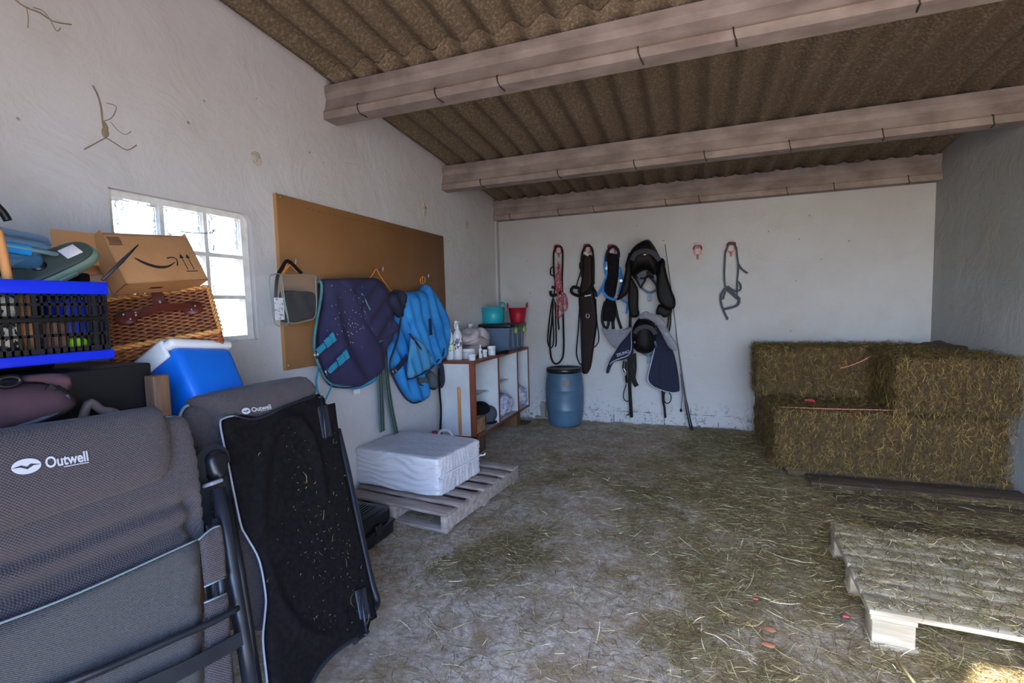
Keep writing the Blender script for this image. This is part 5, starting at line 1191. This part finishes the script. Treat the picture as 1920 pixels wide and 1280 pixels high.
MB().box((-.028, -.022, 0), (.016, .020, .012), Matrix.Translation(l1([(403, 908)], .05)[0]) @ Matrix.Rotation(-.32, 4, 'Y'), bev=.004).build('tube_end_cap', mat('grey_cap', '7c828e', rough=.4), ft_, 'grey plastic end cap')
m_ = MB(); q = l1([(60, 1310), (200, 1252), (330, 1195), (400, 1165), (432, 1148), (446, 1140)], .115); m_.tube(q, [.013, .013, .013, .013, .012, .011], 10, flat=.7); m_.build('cross_bar', M_frame, ch)
m_ = MB(); q = l1([(180, 1330), (330, 1262), (400, 1226), (452, 1196)], .12); m_.strap(q, [.036]*4, .012, NC); m_.build('flat_bar', M_frame, ch)
m_ = MB(); m_.tube(l1([(408, 1083), (426, 1078)], .09), .010, 8); m_.build('pivot_knob', M_frame, ch)
m_ = MB(); m_.strap(spline(l1([(385, 985), (380, 930), (374, 880), (376, 858), (390, 846), (405, 842), (418, 850), (422, 868)], .0), 5), .030, .012, NC); m_.build('arm_rail', M_frame, ch)
m_ = MB(); sheet(m_, l1([(377, 862), (390, 848), (404, 846), (416, 856), (418, 880), (412, 900), (396, 905), (384, 890)], -.01), NC, th=.02, puff=.02, rad=.02, step=.01, per=3); m_.build('armrest', M_blackp, ch)
MB().strap(l1([(358, 848), (358, 870)], .04), .016, .002, NC).build('red_flag_tag', mat('flag_red', 'b3283c', rough=.6), ch)
m_ = MB(); m_.tube(l1([(372, 900), (390, 1000), (400, 1100), (420, 1300)], -.02), .02, 10); m_.tube(l1([(425, 930), (452, 1080), (470, 1200), (490, 1330)], -.03), .014, 8); m_.each('rear_tube', M_frame, ch)
# second chair
K2 = .45; N2 = Vector((1, 0, K2)).normalized()
def l2(pts, off=0.0, xt=.46): return [lean(a, b, xt+off, K2) for a, b in pts]
c2 = thing('camping_chair', 'folded grey camping chair standing behind the black padded panel', 'camping chair', (.7, 1.5, 0))
m_ = MB(); sheet(m_, l2([(336, 782), (345, 765), (360, 755), (400, 760), (560, 740), (590, 760), (600, 860), (620, 1000), (640, 1130), (420, 1180), (395, 1000), (365, 880)], -.02), N2, th=.02, puff=.03, rad=.05, step=.02, per=3); m_.build('backrest', M_mesh, c2)
m_ = MB(); sheet(m_, l2([(349, 757), (360, 746), (450, 726), (545, 710), (562, 712), (578, 728), (584, 745), (560, 768), (500, 790), (430, 806), (402, 806), (385, 780), (368, 766)], .02), N2, th=.02, puff=.05, rad=.06, step=.02, per=3); pi2 = m_.build('headrest', M_mesh, c2)
m_ = MB(); m_.tube(spline(l2([(336, 782), (345, 764), (362, 757)], .02), 4), .005, 6); m_.each('piping', M_gpip, c2)
logo(.46+.02+.083, K2, (473, 772), (509, 765), .024, pi2)
m_ = MB(); m_.tube(spline(l2([(632, 805), (650, 880), (672, 985), (695, 1090), (706, 1128), (698, 1143)], .03), 4), .017, 10); m_.build('frame_leg', M_frame, c2)
m_ = MB(); m_.tube(l2([(628, 800), (640, 870)], .035), .008, 6); m_.build('hinge_plate', mat('rusty_plate', '5a4438', rough=.8), c2)

# black padded panel (rigid textile liner) leaning on the chair
def l3(pts, off=0.0, xt=.545): return [lean(a, b, xt+off, K2) for a, b in pts]
lp_ = thing('liner_mat', 'large black textile liner panel with raised oval, flecked with straw', 'panel', (.9, 1.35, 0))
M_felt = mat('black_felt', '100e10', '1a1718', rough=.97, scale=60, bump=.6, bscale=350, bdist=.002, spec=.1)
oval = [l3([(480, 1000), (482, 920), (490, 860), (508, 810), (530, 788), (555, 790), (575, 820), (590, 870), (600, 930)]), l3([(500, 1080), (520, 1140), (550, 1180), (590, 1200), (620, 1190), (640, 1160)])]
m_ = MB(); ol = [(413, 797), (419, 784), (434, 779), (452, 781), (478, 784), (500, 777), (530, 763), (565, 748), (593, 740), (604, 748), (607, 761), (624, 757), (632, 820), (642, 890), (660, 970), (682, 1060), (702, 1158), (690, 1166), (684, 1188), (672, 1194), (640, 1212), (605, 1245), (580, 1285), (560, 1330), (506, 1340), (500, 1270), (493, 1200), (497, 1150), (498, 1115), (486, 1050), (462, 1005), (452, 985), (440, 930), (428, 870)]
sheet(m_, l3(ol), N2, th=.014, puff=.006, rad=.02, step=.014, smooth=False, creases=oval, cdepth=-.014, cw=.022, fold=lambda p: .006*noise.noise(p*5)); m_.build('felt_panel', M_felt, lp_)
m_ = MB(); m_.tube(spline(l3([(440, 779), (420, 784), (413, 797), (428, 870), (440, 930), (452, 985), (462, 1005), (486, 1050), (498, 1115), (497, 1150), (493, 1200), (500, 1270), (506, 1340)], .018), 4), .0035, 6); m_.build('pale_piping', mat('silver_piping', '8a8f9c', rough=.5), lp_)
m_ = MB(); m_.tube(spline(l3([(440, 779), (470, 786), (500, 779), (535, 762), (595, 741)], .018), 4), .006, 6); m_.tube(spline(l3([(560, 1330), (580, 1285), (605, 1245), (640, 1212), (672, 1194)], .012), 4), .010, 6); m_.each('dark_binding', M_frame, lp_)
m_ = MB(); m_.tube(spline(l3([(684, 1188), (672, 1196), (664, 1204)], .0), 4), .010, 6); m_.build('dark_loop', M_frame, lp_)
for q, r in ((((601, 744), (607, 780), (611, 822)), ((594, 763), (604, 822), (622, 817), (612, 757))), (((676, 1105), (682, 1150), (687, 1186)), ((664, 1108), (674, 1162), (695, 1158), (684, 1100)))):
    m_ = MB(); sheet(m_, l3(r, .02), N2, th=.005, puff=.0, rad=.01, step=.01, smooth=False); hs_ = m_.build('hinge_strip', mat('slate_plastic', '232730', rough=.5), lp_)
    m_ = MB(); m_.tube(l3(q, .03), .005, 8); p0 = l3([q[0 if q[0][1] < 800 else 2]], .03)[0]; m_.blob(p0, (.008, .014, .005), 4, 3); m_.build('hinge_pin', M_frame, hs_)
N = 190; Pq = []
while len(Pq) < N:
    t = random.random(); px = random.gauss(585+70*t, 45); py = 800+t*400
    if 440+.12*(py-800)*1 < px < 628+.17*(py-760): Pq.append(lean(px, py, .545+.026, K2)[:])
    else: continue
Pq = np.array(Pq); D = rng.normal(0, 1, (N, 3)); D[:, 0] *= .1; D[:, 2] *= 1.3
Lq = rng.gamma(1.2, .004, N)+.002; Lq[:9] = rng.uniform(.03, .07, 9)
stalks('straw_flecks', Pq, D, np.tile(np.array(N2[:]), (N, 1)), Lq, rng.uniform(.0007, .0016, N), mat('straw_fleck2', 'a89468', rough=.8), lp_, curl=.2)

# ------------------------------------------------------------------ marks on the left wall
cw_ = tag(thing('cobweb', 'dusty brown cobweb cracks on the left wall above the glass block window', 'cobweb', at(195, 240, 0, 0)), None, None)
M_web = mat('dusty_web', '8f8168', '7a6c55', rough=1, scale=40)
m_ = MB()
for q, r in (([(174, 160), (184, 180), (190, 205), (193, 232), (199, 256)], .003), ([(199, 258), (180, 268), (158, 280)], .002), ([(199, 258), (215, 268), (238, 281), (256, 272)], .002), ([(194, 227), (210, 220), (218, 200), (200, 193)], .0015), ([(207, 228), (222, 245), (236, 252), (246, 246)], .0012)):
    m_.tube(spline(pl(q, .003), 5), r, 5)
m_.blob(at(197, 243, 0, .002), (.003, .012, .03), 6, 2, .01, 50); m_.each('strands', M_web, cw_)
cw_ = thing('cobweb', 'thin dusty cobweb strands in the top left of the left wall', 'cobweb', at(80, 25, 0, 0))
m_ = MB()
for q, r in (([(20, -8), (45, 12), (75, 24), (100, 40), (134, 46)], .002), ([(50, 14), (53, 34), (52, 52)], .0012), ([(62, 14), (80, 20), (92, 34), (106, 58), (114, 52)], .0012)): m_.tube(spline(pl(q, .003), 5), r, 5)
m_.each('strands', M_web, cw_)
M_scar = mat('scarred_plaster', 'a79f92', 'bdb8b0', rough=.95, scale=30, bump=.9, bscale=60, bdist=.01)
for i, (px, py, ry, rz) in enumerate(((796, 393, .03, .06), (480, 297, .035, .035), (875, 420, .05, .045))):
    p = at(px, py, 0, .0); tag(MB().blob(p, (.005, ry, rz), 10, 2, .006, 40, i).build('plaster_scar', M_scar, weld=.0004), ('rough plaster patch with a dark hole above the right end of the brown panel', 'faint round plaster scar on the wall between the window and the brown panel', 'rough plaster scar on the left wall near the back corner')[i], 'patch')
p = at(798, 390, 0, .004); tag(MB().lathe([(.010, 0), (.008, .003), (.0001, .001)], (0, 0, 0), 10, Matrix.Translation(p) @ Matrix.Rotation(PI/2, 4, 'Y')).build('wall_plug', M_blackp), 'dark wall plug in the plaster patch above the brown panel', 'plug')
